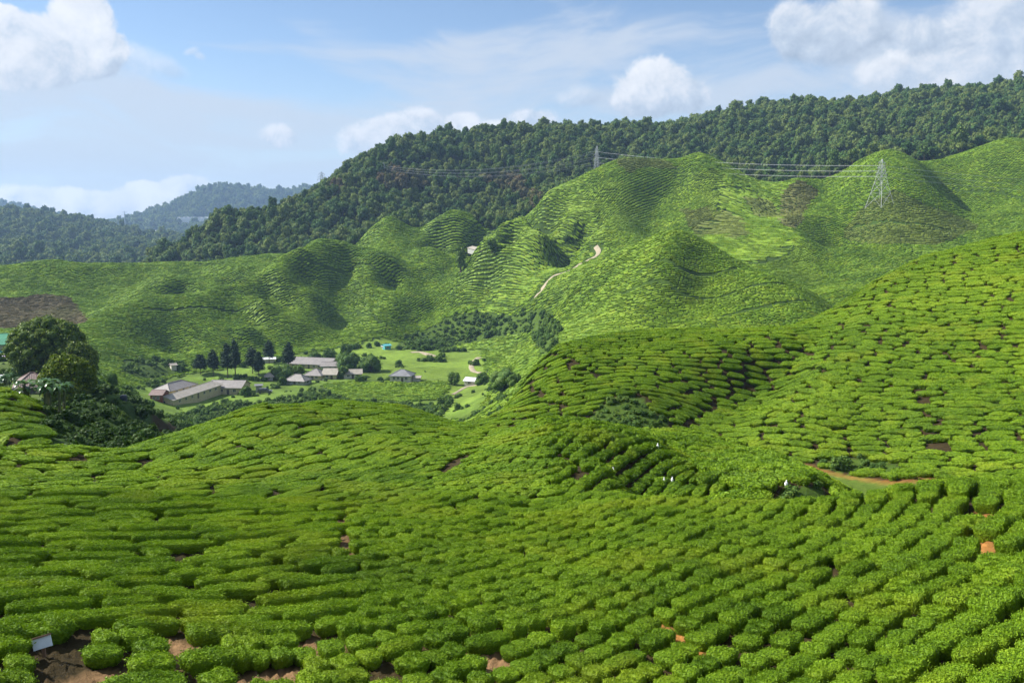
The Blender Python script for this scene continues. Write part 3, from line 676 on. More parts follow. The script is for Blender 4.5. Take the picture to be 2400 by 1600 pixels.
u_, v_ = project(nP[:, 0], nP[:, 1], nP[:, 2] + .5)
seen = (u_ > -60) & (u_ < 2412) & (v_ < 1640)
order = np.argsort(np.where(seen, nD, 1e9))[:300]
single = np.zeros(len(nP), bool); single[order] = True
near_mats = [M_TEALEAF, M_TEACORE]
near_meshes = [p.mesh('tea_bush', near_mats) for p in NEARP]
GROUP_TEA = 'nearest tea bushes below the viewpoint'
for i in order:
    o = link('tea_bush', near_meshes[nK[i]], nP[i], nR[i]); o.scale = nS[i]
    tag(o, 'clipped flat-topped green tea bush in the nearest rows at the foot of the photo', 'tea bush', GROUP_TEA)
rest = ~single & ((nD < 172))
def S2(x, y, z): return project(x, y, z)
ALLP = np.concatenate([nP[rest], fP]); ALLR = np.concatenate([nR[rest], fR]); ALLS = np.concatenate([nS[rest], fS])
# stuff close by uses the leafy samples, farther ones the lighter samples
pk = nK[rest] + np.where(nD[rest] < 40, 0, 2 * len(LENS))
ALLK = np.concatenate([pk, np.where(fK < 2, 4 * len(LENS) + fK, 2 * len(LENS) + 6 + fK % 2)])
tea = scatter('tea_rows', NEARP + MIDP + FARP, ALLP, ALLR, ALLS, ALLK, [M_TEALEAF, M_TEACORE, M_TEAFAR])
tag(tea, 'endless rows of clipped green tea bushes covering the hills beyond the nearest rows', 'tea bushes', kind='stuff')
au, av = S2(ALLP[:, 0], ALLP[:, 1], ALLP[:, 2]); ad = np.hypot(ALLP[:, 0], ALLP[:, 1])
aw = 10 * fbm(ALLP[:, 0] / 25, ALLP[:, 1] / 25, 61, 3)
def soft(poly, dmin):
    return inside(au + aw, av + aw, poly) & (ad > dmin)
brown = np.zeros(len(ALLP)); young = np.zeros(len(ALLP))
brown[soft([(-400, 690), (40, 682), (120, 680), (165, 690), (205, 735), (170, 752), (-400, 775)], 300)] = .95
brown[soft([(1800, 440), (1840, 415), (1880, 440), (1860, 480), (1830, 525), (1790, 520)], 300)] = .7
brown[soft([(1990, 470), (2060, 440), (2130, 470), (2250, 520), (2150, 560), (2000, 560), (1930, 545)], 300)] = .42
brown[soft([(1560, 480), (1620, 470), (1700, 500), (1720, 540), (1600, 545)], 300)] = .5
brown[soft([(1410, 365), (1520, 365), (1560, 388), (1440, 398)], 300)] = .5
brown[soft([(1700, 450), (1780, 470), (1790, 500), (1740, 500)], 300)] = .5
young[soft([(1580, 400), (1640, 390), (1690, 460), (1640, 500)], 300)] = .7
young[soft([(1480, 650), (1620, 600), (1800, 680), (1700, 700), (1500, 690)], 200)] = .3
young[soft([(1640, 540), (1750, 545), (1860, 560), (1880, 640), (1800, 640), (1700, 580)], 300)] = .35
young[soft([(1150, 560), (1400, 400), (1480, 480), (1420, 560)], 300)] = .35
young[soft([(560, 650), (690, 590), (760, 620), (700, 760), (560, 760)], 200)] = .3
young += .25 * np.clip(fbm(ALLP[:, 0] / 30, ALLP[:, 1] / 30, 43, 3), 0, 1)
inst_attr(tea, 'brown', brown); inst_attr(tea, 'young', young)
print('tea', len(nP), len(fP))
# ------------------------------------------------------------------ the ground
def build_ground():
    V = np.stack([GX, GY, GZ], -1).reshape(-1, 3); idx = np.arange(NA * ND).reshape(NA, ND)
    F = np.stack([idx[:-1, :-1], idx[1:, :-1], idx[1:, 1:], idx[:-1, 1:]], -1).reshape(-1, 4)
    x, y = V[:, 0], V[:, 1]; d = np.hypot(x, y); k = patches(x, y)
    base = np.zeros((len(V), 3)); soil = np.array([.055, .040, .018])
    n = fbm(x / 5, y / 5, 91, 3)[:, None]; n2 = fbm(x / 30, y / 30, 92, 3)[:, None]
    tea_floor = np.where((d < 170)[:, None], np.array([.034, .026, .012]), np.array([.034, .066, .009]))
    base[:] = tea_floor * (1 + .3 * n)
    base[k == 1] = (.050, .090, .014); base[k == 2] = ((.12, .19, .03) * (1 + .3 * n + .5 * n2))[k == 2] if True else 0
    base[k == 3] = (.04, .075, .014); base[k == 4] = ((.09, .15, .024) * (1 + .45 * n + .6 * n2))[k == 4]; base[k == 5] = ((.07, .11, .025) * (1 + .3 * n))[k == 5]
    su, sv = sight(x, y); bank_shade = (su < 350) & (su > 105) & (d > 60) & (d < 175) & (sv < 1020)
    base[bank_shade] = (np.array([.028, .060, .010]) * (1 + .4 * n))[bank_shade]  # tree shadow on the left bank, painted into the ground colour
    base[k == 6] = (.020, .042, .012)
    for w, e, pts in PATH_W:
        if e <= 0: continue
        s = np.clip(1.6 - seg_dist(x, y, pts) / (w + .15), 0, 1)[:, None] * e
        earth = np.array([.30, .145, .045]) if pts[0][0] > 2 else np.array([.20, .125, .07])
        base = base * (1 - s) + earth * s
    me = raw_mesh('ground', V, [F], [], None, True)
    a = me.attributes.new('cover', 'FLOAT_COLOR', 'POINT'); a.data.foreach_set('color', np.concatenate([base, np.ones((len(V), 1))], 1).astype(np.float32).ravel())
    m, t, b = material('earth_and_grass')
    at_ = t.new('ShaderNodeAttribute', attribute_name='cover'); p = pos(t)
    fine = t.noise(p, 2.2, 6, .7); mid = t.noise(p, .35, 4, .6)
    k1 = t.ramp(fine, [(.25, (.55, .55, .5)), (.75, (1.4, 1.35, 1.3))]); k2 = t.ramp(mid, [(.3, (.75, .8, .7)), (.7, (1.2, 1.15, 1.1))])
    col = t.mix(1, at_.outputs['Color'], k1, 'MULTIPLY'); col = t.mix(1, col, k2, 'MULTIPLY')
    t.put(b.inputs['Base Color'], col); b.inputs['Roughness'].default_value = .95; b.inputs['Specular IOR Level'].default_value = .1
    bn = t.new('ShaderNodeBump'); bn.inputs['Strength'].default_value = .6; bn.inputs['Distance'].default_value = .3; t.put(bn.inputs['Height'], fine); t.put(b.inputs['Normal'], bn.outputs[0])
    me.materials.append(m)
    return tag(link('ground', me), kind='structure')
build_ground()

# ------------------------------------------------------------------ woodland
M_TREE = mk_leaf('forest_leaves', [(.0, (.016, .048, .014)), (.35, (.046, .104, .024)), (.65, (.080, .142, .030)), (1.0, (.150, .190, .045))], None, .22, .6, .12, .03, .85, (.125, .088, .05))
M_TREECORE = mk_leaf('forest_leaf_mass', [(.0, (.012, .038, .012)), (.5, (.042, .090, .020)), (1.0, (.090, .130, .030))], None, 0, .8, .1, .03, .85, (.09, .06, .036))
M_BARK = mk_plain('bark', (.085, .066, .045), .9, .4, 3, 0, .1, .4)
M_PALEBARK = mk_plain('pale_bark', (.20, .17, .13), .9, .3, 3, 0, .1, .3)
def crown(lumps, n, size, rng, core=.86, flat=.7, jitter=None, rough=.2, aspect=.6):
    """crown of several leafy clumps; lumps is a list of (centre, radii)"""
    p = Pile(); tot = sum(r[0] * r[1] for c, r in lumps)
    for c, r in lumps:
        V, F = lump((0, 0, 0), r, rng, 11, 6, rough); p.add(V * core + np.asarray(c), F, 1, True)
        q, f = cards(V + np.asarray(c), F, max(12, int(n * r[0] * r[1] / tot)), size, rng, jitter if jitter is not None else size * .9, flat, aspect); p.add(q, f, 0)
    return p
def broad_lumps(h, w, rng, k=8, low=.38):
    out = [((0, 0, h * .62), (w * .30, w * .30, h * .27))]
    for i in range(k):
        a = i * 2.4 + rng.random() * .8; rr = w * (.18 + .16 * rng.random()); z = h * (low + (.92 - low) * ((i + .5) / k) ** .9)
        q = 1 - abs(z / h - .55) * .9
        s = w * (.15 + .10 * rng.random())
        out.append(((math.cos(a) * rr * q, math.sin(a) * rr * q, z - s * .4), (s, s, s * (.75 + .3 * rng.random()))))
    return out
def wood_tree(h, w, n, size, rng, k=8, low=.38, bark=2):
    p = crown(broad_lumps(h, w, rng, k, low), n, size, rng)
    V, F = tube([(0, 0, -1), (.1, 0, h * .3), (0, .1, h * .6)], [h * .022, h * .017, h * .01], 6); p.add(V, F, bark)
    return p
frng = np.random.default_rng(19)
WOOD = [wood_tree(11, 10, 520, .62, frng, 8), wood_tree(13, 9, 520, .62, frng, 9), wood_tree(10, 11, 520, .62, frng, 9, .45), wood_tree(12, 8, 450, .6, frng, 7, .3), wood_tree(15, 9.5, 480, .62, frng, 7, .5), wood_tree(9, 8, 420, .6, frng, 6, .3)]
def jitter_grid(x0, x1, y0, y1, s, rng):
    gx, gy = np.meshgrid(np.arange(x0, x1, s), np.arange(y0, y1, s)); n = gx.size
    return gx.ravel() + rng.uniform(-.5, .5, n) * s, gy.ravel() + rng.uniform(-.5, .5, n) * s
X1, Y1 = jitter_grid(-900, 900, 560, 1240, 5.2, frng); X2, Y2 = jitter_grid(-1900, 300, 1240, 2800, 10.5, frng); X3, Y3 = jitter_grid(-3200, 300, 2800, 5000, 16, frng)
wx = np.concatenate([X1, X2, X3]); wy = np.concatenate([Y1, Y2, Y3]); wd = np.hypot(wx, wy)
big = np.concatenate([np.full(len(X1), .70), np.full(len(X2), 1.2), np.full(len(X3), 1.75)])
ok = (np.abs(np.arctan2(wx, wy)) < R_(36)) & (patches(wx, wy) == 6) & (wd > forest_edge(wx, wy) + 3)
wu, wv = project(wx, wy, land(wx, wy) + 5)
ok &= ~((wd > 1250) & (wu > 760))
# the greenhouses and clearings on the far hills stay open
for poly in ([(400, 515), (470, 490), (490, 505), (415, 530)], [(310, 545), (365, 525), (370, 540), (320, 555)], [(500, 498), (570, 482), (570, 510), (510, 515)], [(425, 560), (470, 545), (475, 555), (430, 570)]):
    ok &= ~(inside(wu, wv, poly) & (wd > 1600))
wx, wy, wd, big = wx[ok], wy[ok], wd[ok], big[ok]; n = len(wx)
ws = big * np.clip(frng.lognormal(0, .34, n), .5, 1.8)
edge = wd - forest_edge(wx, wy); ws *= np.where(edge < 14, .72, 1)
wz = land(wx, wy) - .4; wr = np.stack([frng.normal(0, .05, n), frng.normal(0, .05, n), frng.random(n) * 6.28], 1); wp = frng.integers(0, 6, n)
wsc = np.stack([ws * frng.normal(1, .1, n), ws * frng.normal(1, .1, n), ws * frng.normal(1, .14, n)], 1)
WP = np.stack([wx, wy, wz], 1)
eu, ev = project(wx, wy, wz + 8)
front = np.argsort(np.where((eu > 0) & (eu < 2352) & (edge < 40), wd, 1e9))[:70]
is_front = np.zeros(n, bool); is_front[front] = True
wood_meshes = [p.mesh('forest_tree', [M_TREE, M_TREECORE, M_BARK]) for p in WOOD]
def split_tree(pile, mats):
    """crown mesh and trunk mesh of a sample tree"""
    a, b = Pile(), Pile(); off = 0
    V = np.concatenate(pile.V)
    def part(sel):
        F = [f for f, m in zip(pile.F, pile.M) if sel(m)]; M = [m for m in pile.M if sel(m)]; S = [s for s, m in zip(pile.S, pile.M) if sel(m)]
        used = np.unique(np.concatenate([f.ravel() for f in F])); mp = np.full(len(V), -1); mp[used] = np.arange(len(used))
        return V[used], [mp[f] for f in F], M, S
    v1, f1, m1, s1 = part(lambda m: m != 2); v2, f2, m2, s2 = part(lambda m: m == 2)
    return raw_mesh('crown', v1, f1, mats[:2], m1, s1), raw_mesh('trunk', v2, f2, mats[2:], [0] * len(f2), s2)
WOOD_SPLIT = [split_tree(p, [M_TREE, M_TREECORE, M_BARK]) for p in WOOD]
for i in front:
    r = empty('forest_tree', WP[i], wr[i][2], 'broadleaf tree at the lower edge of the wooded ridge, just above the tea slopes', 'tree', 'trees along the lower forest edge')
    r.scale = wsc[i]
    link('crown', WOOD_SPLIT[wp[i]][0], parent=r); link('trunk', WOOD_SPLIT[wp[i]][1], parent=r)
forest_p = WP[~is_front]
forest = scatter('forest', WOOD, WP[~is_front], wr[~is_front], wsc[~is_front], wp[~is_front], [M_TREE, M_TREECORE, M_BARK])
fu, fv = project(forest_p[:, 0], forest_p[:, 1], forest_p[:, 2] + 6); fw = 12 * fbm(forest_p[:, 0] / 20, forest_p[:, 1] / 20, 71, 3); fbn = np.zeros(len(fu))
for poly in ([(868, 405), (900, 392), (960, 398), (975, 420), (930, 440), (880, 436)], [(1100, 398), (1150, 385), (1190, 400), (1230, 440), (1250, 470), (1210, 470), (1160, 430), (1110, 420)], [(755, 420), (790, 412), (800, 425), (770, 436)]):
    fbn[inside(fu + fw, fv + fw, poly) & (np.hypot(forest_p[:, 0], forest_p[:, 1]) < 1100)] = .85
inst_attr(forest, 'brown', fbn * RNG.uniform(.4, 1.1, len(fbn)))
tag(forest, 'dense dark green rainforest covering the long ridge and the far hills', 'forest', kind='stuff')
print('forest', n)
# ------------------------------------------------------------------ village, trees, pylons and small things
def pt(u, v, dmin=0): return hit(u * .98, v * .98, dmin, 0.0)      # u, v in points of the 2400 wide photo
def px2m(p, d): return p * .98 * d / FS
def dist(p): return math.hypot(p[0], p[1])
prng = np.random.default_rng(3)
M_CREAM = mk_plain('cream_wall', (.46, .40, .26), .9, .12, .6, 0, .2, .1, dirt=(.30, .22, .13))
M_WHITEWALL = mk_plain('white_wall', (.52, .50, .43), .9, .1, .6, 0, .2, .1, dirt=(.45, .42, .36))
M_GREYWALL = mk_plain('grey_wall', (.28, .29, .27), .9, .15, .6, 0, .2, .1)
M_BRICK = mk_plain('rust_wall', (.22, .075, .045), .9, .3, 1.5, 0, .2, .1)
def mk_roof(name, c, dirt, pitch=1.0, glossy=.55):
    m, t, b = material(name); v = t.new('ShaderNodeTexCoord').outputs['Object']
    n = t.noise(v, .5, 6, .7); n2 = t.noise(v, 2.5, 4, .7)
    col = t.ramp(t.math('ADD', t.math('MULTIPLY', n, .7), t.math('MULTIPLY', n2, .3)), [(.35, tuple(x * .7 for x in c)), (.5, c), (.68, tuple(min(1, x * 1.25) for x in c))])
    col = t.mix(t.math('MULTIPLY', t.step(t.noise(v, .9, 6, .75), .54, .66), .7), col, rgb(dirt))
    t.put(b.inputs['Base Color'], col); b.inputs['Roughness'].default_value = glossy
    w = t.new('ShaderNodeTexWave', wave_type='BANDS', bands_direction='X'); t.put(w.inputs['Vector'], v); w.inputs['Scale'].default_value = pitch
    bn = t.new('ShaderNodeBump'); bn.inputs['Strength'].default_value = .5; bn.inputs['Distance'].default_value = .05; t.put(bn.inputs['Height'], w.outputs['Fac']); t.put(b.inputs['Normal'], bn.outputs[0])
    return m
M_ROOFGREY = mk_roof('grey_tin_roof', (.19, .175, .17), (.13, .11, .09)); M_ROOFPALE = mk_roof('pale_stained_roof', (.27, .245, .21), (.15, .115, .085))
M_ROOFRUST = mk_roof('rusty_roof', (.15, .10, .09), (.12, .06, .045)); M_ROOFBROWN = mk_roof('brown_tile_roof', (.12, .078, .068), (.09, .055, .045)); M_ROOFGREEN = mk_roof('green_tin_roof', (.07, .27, .15), (.06, .21, .12), 1, .4)
M_ROOFDARK = mk_roof('slate_grey_roof', (.15, .155, .17), (.12, .12, .125)); M_ROOFWHITE = mk_roof('white_sheet_roof', (.55, .57, .60), (.42, .43, .43))
M_GLASS = mk_plain('dark_window_glass', (.03, .04, .045), .15, .1, 1, 0, .5); M_FRAME = mk_plain('painted_frame', (.55, .54, .48), .7, .1); M_DOOR = mk_plain('dark_door', (.10, .09, .07), .7, .2); M_GREENPAINT = mk_plain('dull_green_paint', (.16, .25, .12), .7, .2)
M_STEEL = mk_plain('galvanised_steel', (.36, .38, .40), .6, .12, .3, .2, .3); M_CABLE = mk_plain('bare_cable', (.50, .52, .54), .5, .05, .1, .2, .4)
M_PATH = mk_plain('pale_earth_path', (.29, .25, .18), .95, .2, .4, 0, .1, .2, False); M_WHITE = mk_plain('white_cloth', (.80, .80, .80), .9, .06, 3); M_TEAL = mk_plain('teal_paint', (.08, .32, .36), .6, .2)
def house(name, label, A, B, depth, wall, roof, mats, kind='gable', nwin=3, door=True, over=.5, group=None, cat='house', dmin=0, lift=0, chimney=False):
    """front wall runs from A to B (points of the photo); everything else is built behind it"""
    a, b = pt(*A, dmin), pt(*B, dmin); va = Vector(a[:2]); vb = Vector(b[:2]); L = (vb - va).length; ax = (vb - va).normalized(); ny = Vector((-ax.y, ax.x))
    if ny.dot(va) < 0: ny = -ny
    c = (va + vb) / 2 + ny * depth / 2
    cs = [c + ax * sx * L / 2 + ny * sy * depth / 2 for sx in (-1, 1) for sy in (-1, 1)]
    z = float(np.mean([land(p.x, p.y) for p in cs])) + lift
    root = empty(name, (c.x, c.y, z), math.atan2(ax.y, ax.x), label, cat, group)
    mw, mr = mats; h = depth / 2; l = L / 2
    w = Pile(); w.box((0, 0, wall / 2 - 1.2), (L, depth, wall + 2.4))
    if kind == 'gable':
        for s in (-1, 1):
            w.add([(s * l, -h, wall - .01), (s * l, h, wall - .01), (s * l, 0, wall + roof - .08), (s * (l - .15), -h, wall - .01), (s * (l - .15), h, wall - .01), (s * (l - .15), 0, wall + roof - .08)], [np.array([(0, 1, 2), (3, 5, 4)]), np.array([(0, 2, 5, 3), (1, 4, 5, 2)])])
    w.obj('wall', [mw], root)
    r = Pile(); e = over; dz = roof * (h + e) / h; zt = wall + roof; ze = zt - dz; th = .12
    if kind == 'gable':
        for s in (-1, 1):
            q = [(-l - e, s * (h + e), ze), (l + e, s * (h + e), ze), (l + e, 0, zt), (-l - e, 0, zt)]
            r.add(q + [(x, y, zz + th) for x, y, zz in q], np.array([(0, 1, 2, 3), (4, 7, 6, 5), (0, 4, 5, 1), (1, 5, 6, 2), (2, 6, 7, 3), (3, 7, 4, 0)]))
    else:
        k = max(l - h, .3)
        V = [(-l - e, -h - e, ze), (l + e, -h - e, ze), (l + e, h + e, ze), (-l - e, h + e, ze), (-k, 0, zt), (k, 0, zt), (-l - e, -h - e, ze - th), (l + e, -h - e, ze - th), (l + e, h + e, ze - th), (-l - e, h + e, ze - th)]
        r.add(V, [np.array([(0, 1, 5, 4), (2, 3, 4, 5), (6, 9, 8, 7), (0, 6, 7, 1), (1, 7, 8, 2), (2, 8, 9, 3), (3, 9, 6, 0)]), np.array([(1, 2, 5), (3, 0, 4)])])
        for s1, s2 in ((-1, -1), (1, -1), (1, 1), (-1, 1)): r.bar((s1 * (l + e), s2 * (h + e), ze + .05), (s1 * k, 0, zt + .05), .12, 0, 4)
    r.bar((-(l + e if kind == 'gable' else k), 0, zt + .08), ((l + e if kind == 'gable' else k), 0, zt + .08), .14, 0, 4)
    ro = r.obj('roof', [mr], root)
    if chimney: Pile().box((l * .3, h * .3, zt - .3), (.7, .7, 1.6)).obj('chimney', [mw], ro)
    xs = np.linspace(-l, l, nwin + 2)[1:-1] if nwin else []
    for i, x in enumerate(xs):
        if door and i == len(xs) // 2:
            Pile().box((x, -h - .02, 1.0), (1.0, .1, 2.0)).obj('door', [M_DOOR], root); continue
        ww, wh = min(1.25, L / (nwin + 1) * .6), min(1.15, wall * .42)
        wo = Pile().box((x, -h - .03, wall * .58), (ww, .12, wh)).obj('window', [M_GLASS], root)
        f = Pile()
        for sx in (-1, 0, 1): f.box((x + sx * ww / 2, -h - .07, wall * .58), (.09, .1, wh + .09))
        for sz in (-1, 1): f.box((x, -h - .08, wall * .58 + sz * wh / 2), (ww + .27, .14, .09))
        f.obj('frame', [M_FRAME], wo)
    for s in (-1, 1):
        if depth > 4 and nwin: Pile().box((s * (l + .03), 0, wall * .58), (.12, min(1.2, depth * .2), min(1.1, wall * .4))).obj('window', [M_GLASS], root)
    return root
VG = 'houses of the valley village'
house('cottage', 'long cream row house with pale stained tin roof, lowest in the village', (406, 950), (519, 924), 7.5, 2.4, 1.25, (M_CREAM, M_ROOFPALE), nwin=7, group=VG)
house('cottage', 'cream house with wide grey roof and pale green gable end beside the row house', (489, 924), (565, 925), 10, 2.8, 2.0, (M_CREAM, M_ROOFGREY), nwin=4, group=VG)
house('cottage', 'small rust red house with brown tin roof at the left end of the village', (352, 934), (380, 944), 6, 2.6, 1.2, (M_BRICK, M_ROOFRUST), nwin=2, door=False, group=VG)
house('cottage', 'low house showing only its grey hipped roof behind the long cream row house', (398, 926), (462, 920), 8, 2.3, 2.0, (M_CREAM, M_ROOFGREY), 'hip', nwin=3, group=VG)
house('shed', 'narrow grey flat-topped shed beside the pale green gable end', (600, 921), (614, 920), 3, 3.0, .3, (M_GREYWALL, M_ROOFDARK), nwin=0, group=VG, cat='shed')
house('cottage', 'little hut with dented grey roof among bushes right of the tall pines', (622, 893), (640, 892), 4.5, 1.9, 1.2, (M_GREYWALL, M_ROOFPALE), 'hip', nwin=1, door=False, group=VG, cat='hut')
house('cottage', 'very long low hall under a grey roof at the back of the village', (676, 862), (772, 866), 12, 2.2, 2.2, (M_CREAM, M_ROOFGREY), nwin=7, group=VG)
house('cottage', 'grey roofed house at the right end of the long hall beside the shrub trees', (752, 869), (796, 869), 7, 2.2, 1.4, (M_GREYWALL, M_ROOFGREY), nwin=3, group=VG)
house('cottage', 'wide hip-roofed grey house in the middle of the village roofs', (712, 890), (752, 891), 9, 2.2, 2.1, (M_CREAM, M_ROOFGREY), 'hip', nwin=3, group=VG)
house('cottage', 'grey gabled house half hidden by a bush, right of the wide hipped one', (756, 889), (788, 889), 8, 2.2, 2.0, (M_CREAM, M_ROOFPALE), nwin=2, group=VG)
house('cottage', 'small hipped house with brownish grey roof in front of the other roofs', (668, 901), (713, 903), 6.5, 2.0, 2.1, (M_GREYWALL, M_ROOFGREY), 'hip', nwin=3, group=VG)
house('cottage', 'pale grey roofed house right of the big shrub clump', (806, 887), (848, 886), 6.5, 2.0, 1.5, (M_WHITEWALL, M_ROOFPALE), nwin=3, group=VG)
house('cottage', 'free-standing white house with slate grey hipped roof beside the low tea plot', (914, 895), (962, 896), 7.5, 2.9, 2.0, (M_WHITEWALL, M_ROOFDARK), 'hip', nwin=4, group=VG)
house('shed', 'low lean-to with cream roof next to the free-standing white house', (967, 894), (984, 894), 4, 1.6, .5, (M_WHITEWALL, M_ROOFPALE), nwin=0, group=VG, cat='shed')
house('shed', 'small white roofed shed beside the lawns below the winding track', (1088, 905), (1112, 903), 5, 2.0, 1.0, (M_WHITEWALL, M_ROOFWHITE), nwin=1, door=False, group=VG, cat='shed')
house('shed', 'teal hut standing alone on the upper meadow', (902, 820), (916, 819), 4, 2.2, .6, (M_TEAL, M_TEAL), nwin=1, door=False, group=VG, cat='hut')
house('shed', 'white lean-to beside the teal hut', (895, 818), (901, 819), 3, 1.5, .4, (M_WHITEWALL, M_ROOFWHITE), nwin=0, group=VG, cat='shed')
house('shed', 'white sheet roof shelter behind the tall pines', (612, 851), (645, 850), 5, 1.8, .5, (M_WHITEWALL, M_ROOFWHITE), nwin=0, group=VG, cat='shed')
house('shed', 'pale pink hut at the foot of the tea hill behind the dark shrubs', (402, 868), (414, 868), 3, 1.8, .6, (M_WHITEWALL, M_ROOFPALE), nwin=0, group=VG, cat='hut')
house('cottage', 'low white building in the small clearing between the middle hills', (1096, 594), (1128, 591), 7, 1.6, 1.2, (M_GREYWALL, M_ROOFPALE), nwin=4, group=VG, dmin=560)
# left terrace
house('cottage', 'house with brown hipped tile roof under the round trees', (40, 922), (112, 922), 9, 1.7, 1.9, (M_CREAM, M_ROOFBROWN), 'hip', nwin=3, dmin=108, over=.8)
gb = house('hall', 'two storey hall with bright green roof at the left edge of the photo', (-60, 846), (78, 841), 9, 4.6, 1.9, (M_WHITEWALL, M_ROOFGREEN), nwin=8, dmin=108, cat='building', over=.8)
Pile().box((0, -4.65, 2.5), (15, .25, .5)).obj('balcony', [M_TEAL], gb)
def car(label, p, rz, col, s=1.0):
    m = mk_plain('car_paint', col, .25, .05, 1, .1, .6)
    r = empty('parked_car', p, rz, label, 'car', 'cars parked on the terrace'); r.scale = (s, s, s)
    V = []; prof = [(-2.1, .35, .62), (-2.1, .75, .8), (-1.95, 1.0, .84), (-.9, 1.05, .88), (1.0, 1.05, .88), (1.95, .95, .84), (2.15, .7, .8), (2.15, .35, .62)]
    b = Pile(); n = len(prof)
    v = [(x, -w, z) for x, z, w in prof] + [(x, w, z) for x, z, w in prof]
    k = np.arange(n); k2 = (k + 1) % n
    b.add(v, [np.stack([k, k2, k2 + n, k + n], 1), np.array([[0, i + 1, i] for i in range(1, n - 1)]), np.array([[n, n + i, n + i + 1] for i in range(1, n - 1)])])
    b.add([(-1.75, -.72, 1.52), (.55, -.72, 1.55), (.55, .72, 1.55), (-1.75, .72, 1.52), (-1.75, -.72, 1.58), (.5, -.68, 1.62), (.5, .68, 1.62), (-1.7, .68, 1.58)], np.array([(4, 5, 6, 7), (0, 1, 5, 4), (1, 2, 6, 5), (2, 3, 7, 6), (3, 0, 4, 7), (3, 2, 1, 0)]))
    for x in (-1.75, -.5, .5): 
        for y in (-.74, .74): b.bar((x - (.15 if x < -1 else -.25 if x > 0 else 0), y * 1.1, 1.0), (x, y * .97, 1.55), .05)
    b.obj('body', [m], r)
    g = Pile(); g.add([(-2.0, -.82, 1.03), (1.25, -.82, 1.04), (1.25, .82, 1.04), (-2.0, .82, 1.03), (-1.72, -.7, 1.54), (.52, -.7, 1.56), (.52, .7, 1.56), (-1.72, .7, 1.54)], np.array([(4, 5, 6, 7), (0, 1, 5, 4), (1, 2, 6, 5), (2, 3, 7, 6), (3, 0, 4, 7)])); g.obj('windows', [M_GLASS], r)
    for x in (-1.3, 1.35):
        for y in (-.82, .82):
            V, F = tube([(x, y - .11, .34), (x, y + .11, .34)], [.34, .34], 14); w = Pile().add(V, F); w.obj('wheel', [M_DOOR], r)
            V, F = tube([(x, y - .13, .34), (x, y + .13, .34)], [.2, .2], 10); Pile().add(V, F).obj('rim', [M_STEEL], r.children[-1])
    for y in (-.6, .6): Pile().box((2.14, y, .78), (.06, .34, .16)).obj('headlight', [M_WHITE], r)
    return r
car('dark blue car parked under the biggest round tree', pt(38, 882, 108), R_(185), (.03, .04, .13), 1.15)
car('white car at the left edge above the tea slope', pt(-2, 899, 108), R_(120), (.7, .7, .7), 1.1)
p = pt(621, 922); car('dark grey car parked beside the grey shed at the village edge', p, R_(5), (.10, .10, .11), 1.3)['group'] = 'cars parked on the terrace'
um = empty('parasol', pt(23, 854, 108), 0, 'pale purple open parasol in front of the green roofed hall', 'parasol')
V, F = tube([(0, 0, 0), (0, 0, 2.3)], [.04, .04], 6); Pile().add(V, F).obj('pole', [M_STEEL], um)
th = np.arange(10) / 10 * 6.2832; Pile().add(np.concatenate([np.stack([1.5 * np.cos(th), 1.5 * np.sin(th), 0 * th + 2.05], 1), np.stack([1.46 * np.cos(th), 1.46 * np.sin(th), 0 * th + 2.02], 1), [[0, 0, 2.65]]]), [np.array([(i, (i + 1) % 10, 20) for i in range(10)]), np.array([(i, i + 10, (i + 1) % 10 + 10, (i + 1) % 10) for i in range(10)])]).obj('canopy', [mk_plain('purple_cloth', (.35, .27, .42), .9, .1)], um)
wt = empty('water_tank', pt(290, 938, 100), 0, 'dark round water tank on the shaded slope below the round trees', 'water tank')
V, F = tube([(0, 0, -.3), (0, 0, .2), (0, 0, 1.3), (0, 0, 1.5), (0, 0, 1.62)], [.95, 1, 1, .8, .35], 16); Pile().add(V, F, 0, True).obj('tank', [mk_plain('dark_plastic', (.02, .03, .05), .5, .1)], wt); V, F = tube([(0, 0, 1.55), (0, 0, 1.7)], [.3, .28], 10); Pile().add(V, F).obj('lid', [M_DOOR], wt)

wt.scale = (.5, .5, .5)
# trees one can tell apart
M_DOME = mk_leaf('round_tree_leaves', [(.0, (.040, .085, .010)), (.4, (.120, .180, .014)), (.7, (.200, .240, .018)), (1.0, (.30, .30, .026))], None, .2, .55, .15, .3, .25)
M_DOMECORE = mk_leaf('round_tree_mass', [(.0, (.025, .050, .007)), (.6, (.055, .095, .011)), (1.0, (.085, .125, .014))], None, 0, .8, .1, .5, .2)
M_PINE = mk_leaf('pine_needles', [(.0, (.010, .028, .012)), (.5, (.024, .055, .020)), (1.0, (.050, .085, .028))], None, .12, .6, .12, .4, .2)
M_PINECORE = mk_leaf('pine_mass', [(.0, (.010, .024, .010)), (.6, (.022, .045, .016)), (1.0, (.032, .06, .02))], None, 0, .8, .1, .5, .2)
M_SHRUB = mk_leaf('shrub_leaves', [(.0, (.035, .085, .015)), (.4, (.080, .150, .026)), (.7, (.125, .200, .034)), (1.0, (.20, .245, .055))], None, .22, .55, .12, .25, .4, (.022, .055, .010))  # last colour: dark green that stands in for tree shade on the left bank
M_SHRUBCORE = mk_leaf('shrub_mass', [(.0, (.022, .055, .012)), (.6, (.055, .105, .020)), (1.0, (.09, .14, .028))], None, 0, .8, .1, .4, .3, (.016, .038, .008))  # last colour: the same painted shade for the inner mass
def place_tree(pile, mats, name, label, p, rz=0, s=1, group=None, cat='tree', trunk='trunk'):
    c, t_ = split_tree(pile, mats)
    r = empty(name, p, rz, label, cat, group); r.scale = (s, s, s) if not isinstance(s, tuple) else s
    link('crown' if trunk == 'trunk' else 'foliage', c, parent=r); link(trunk, t_, parent=r); return r
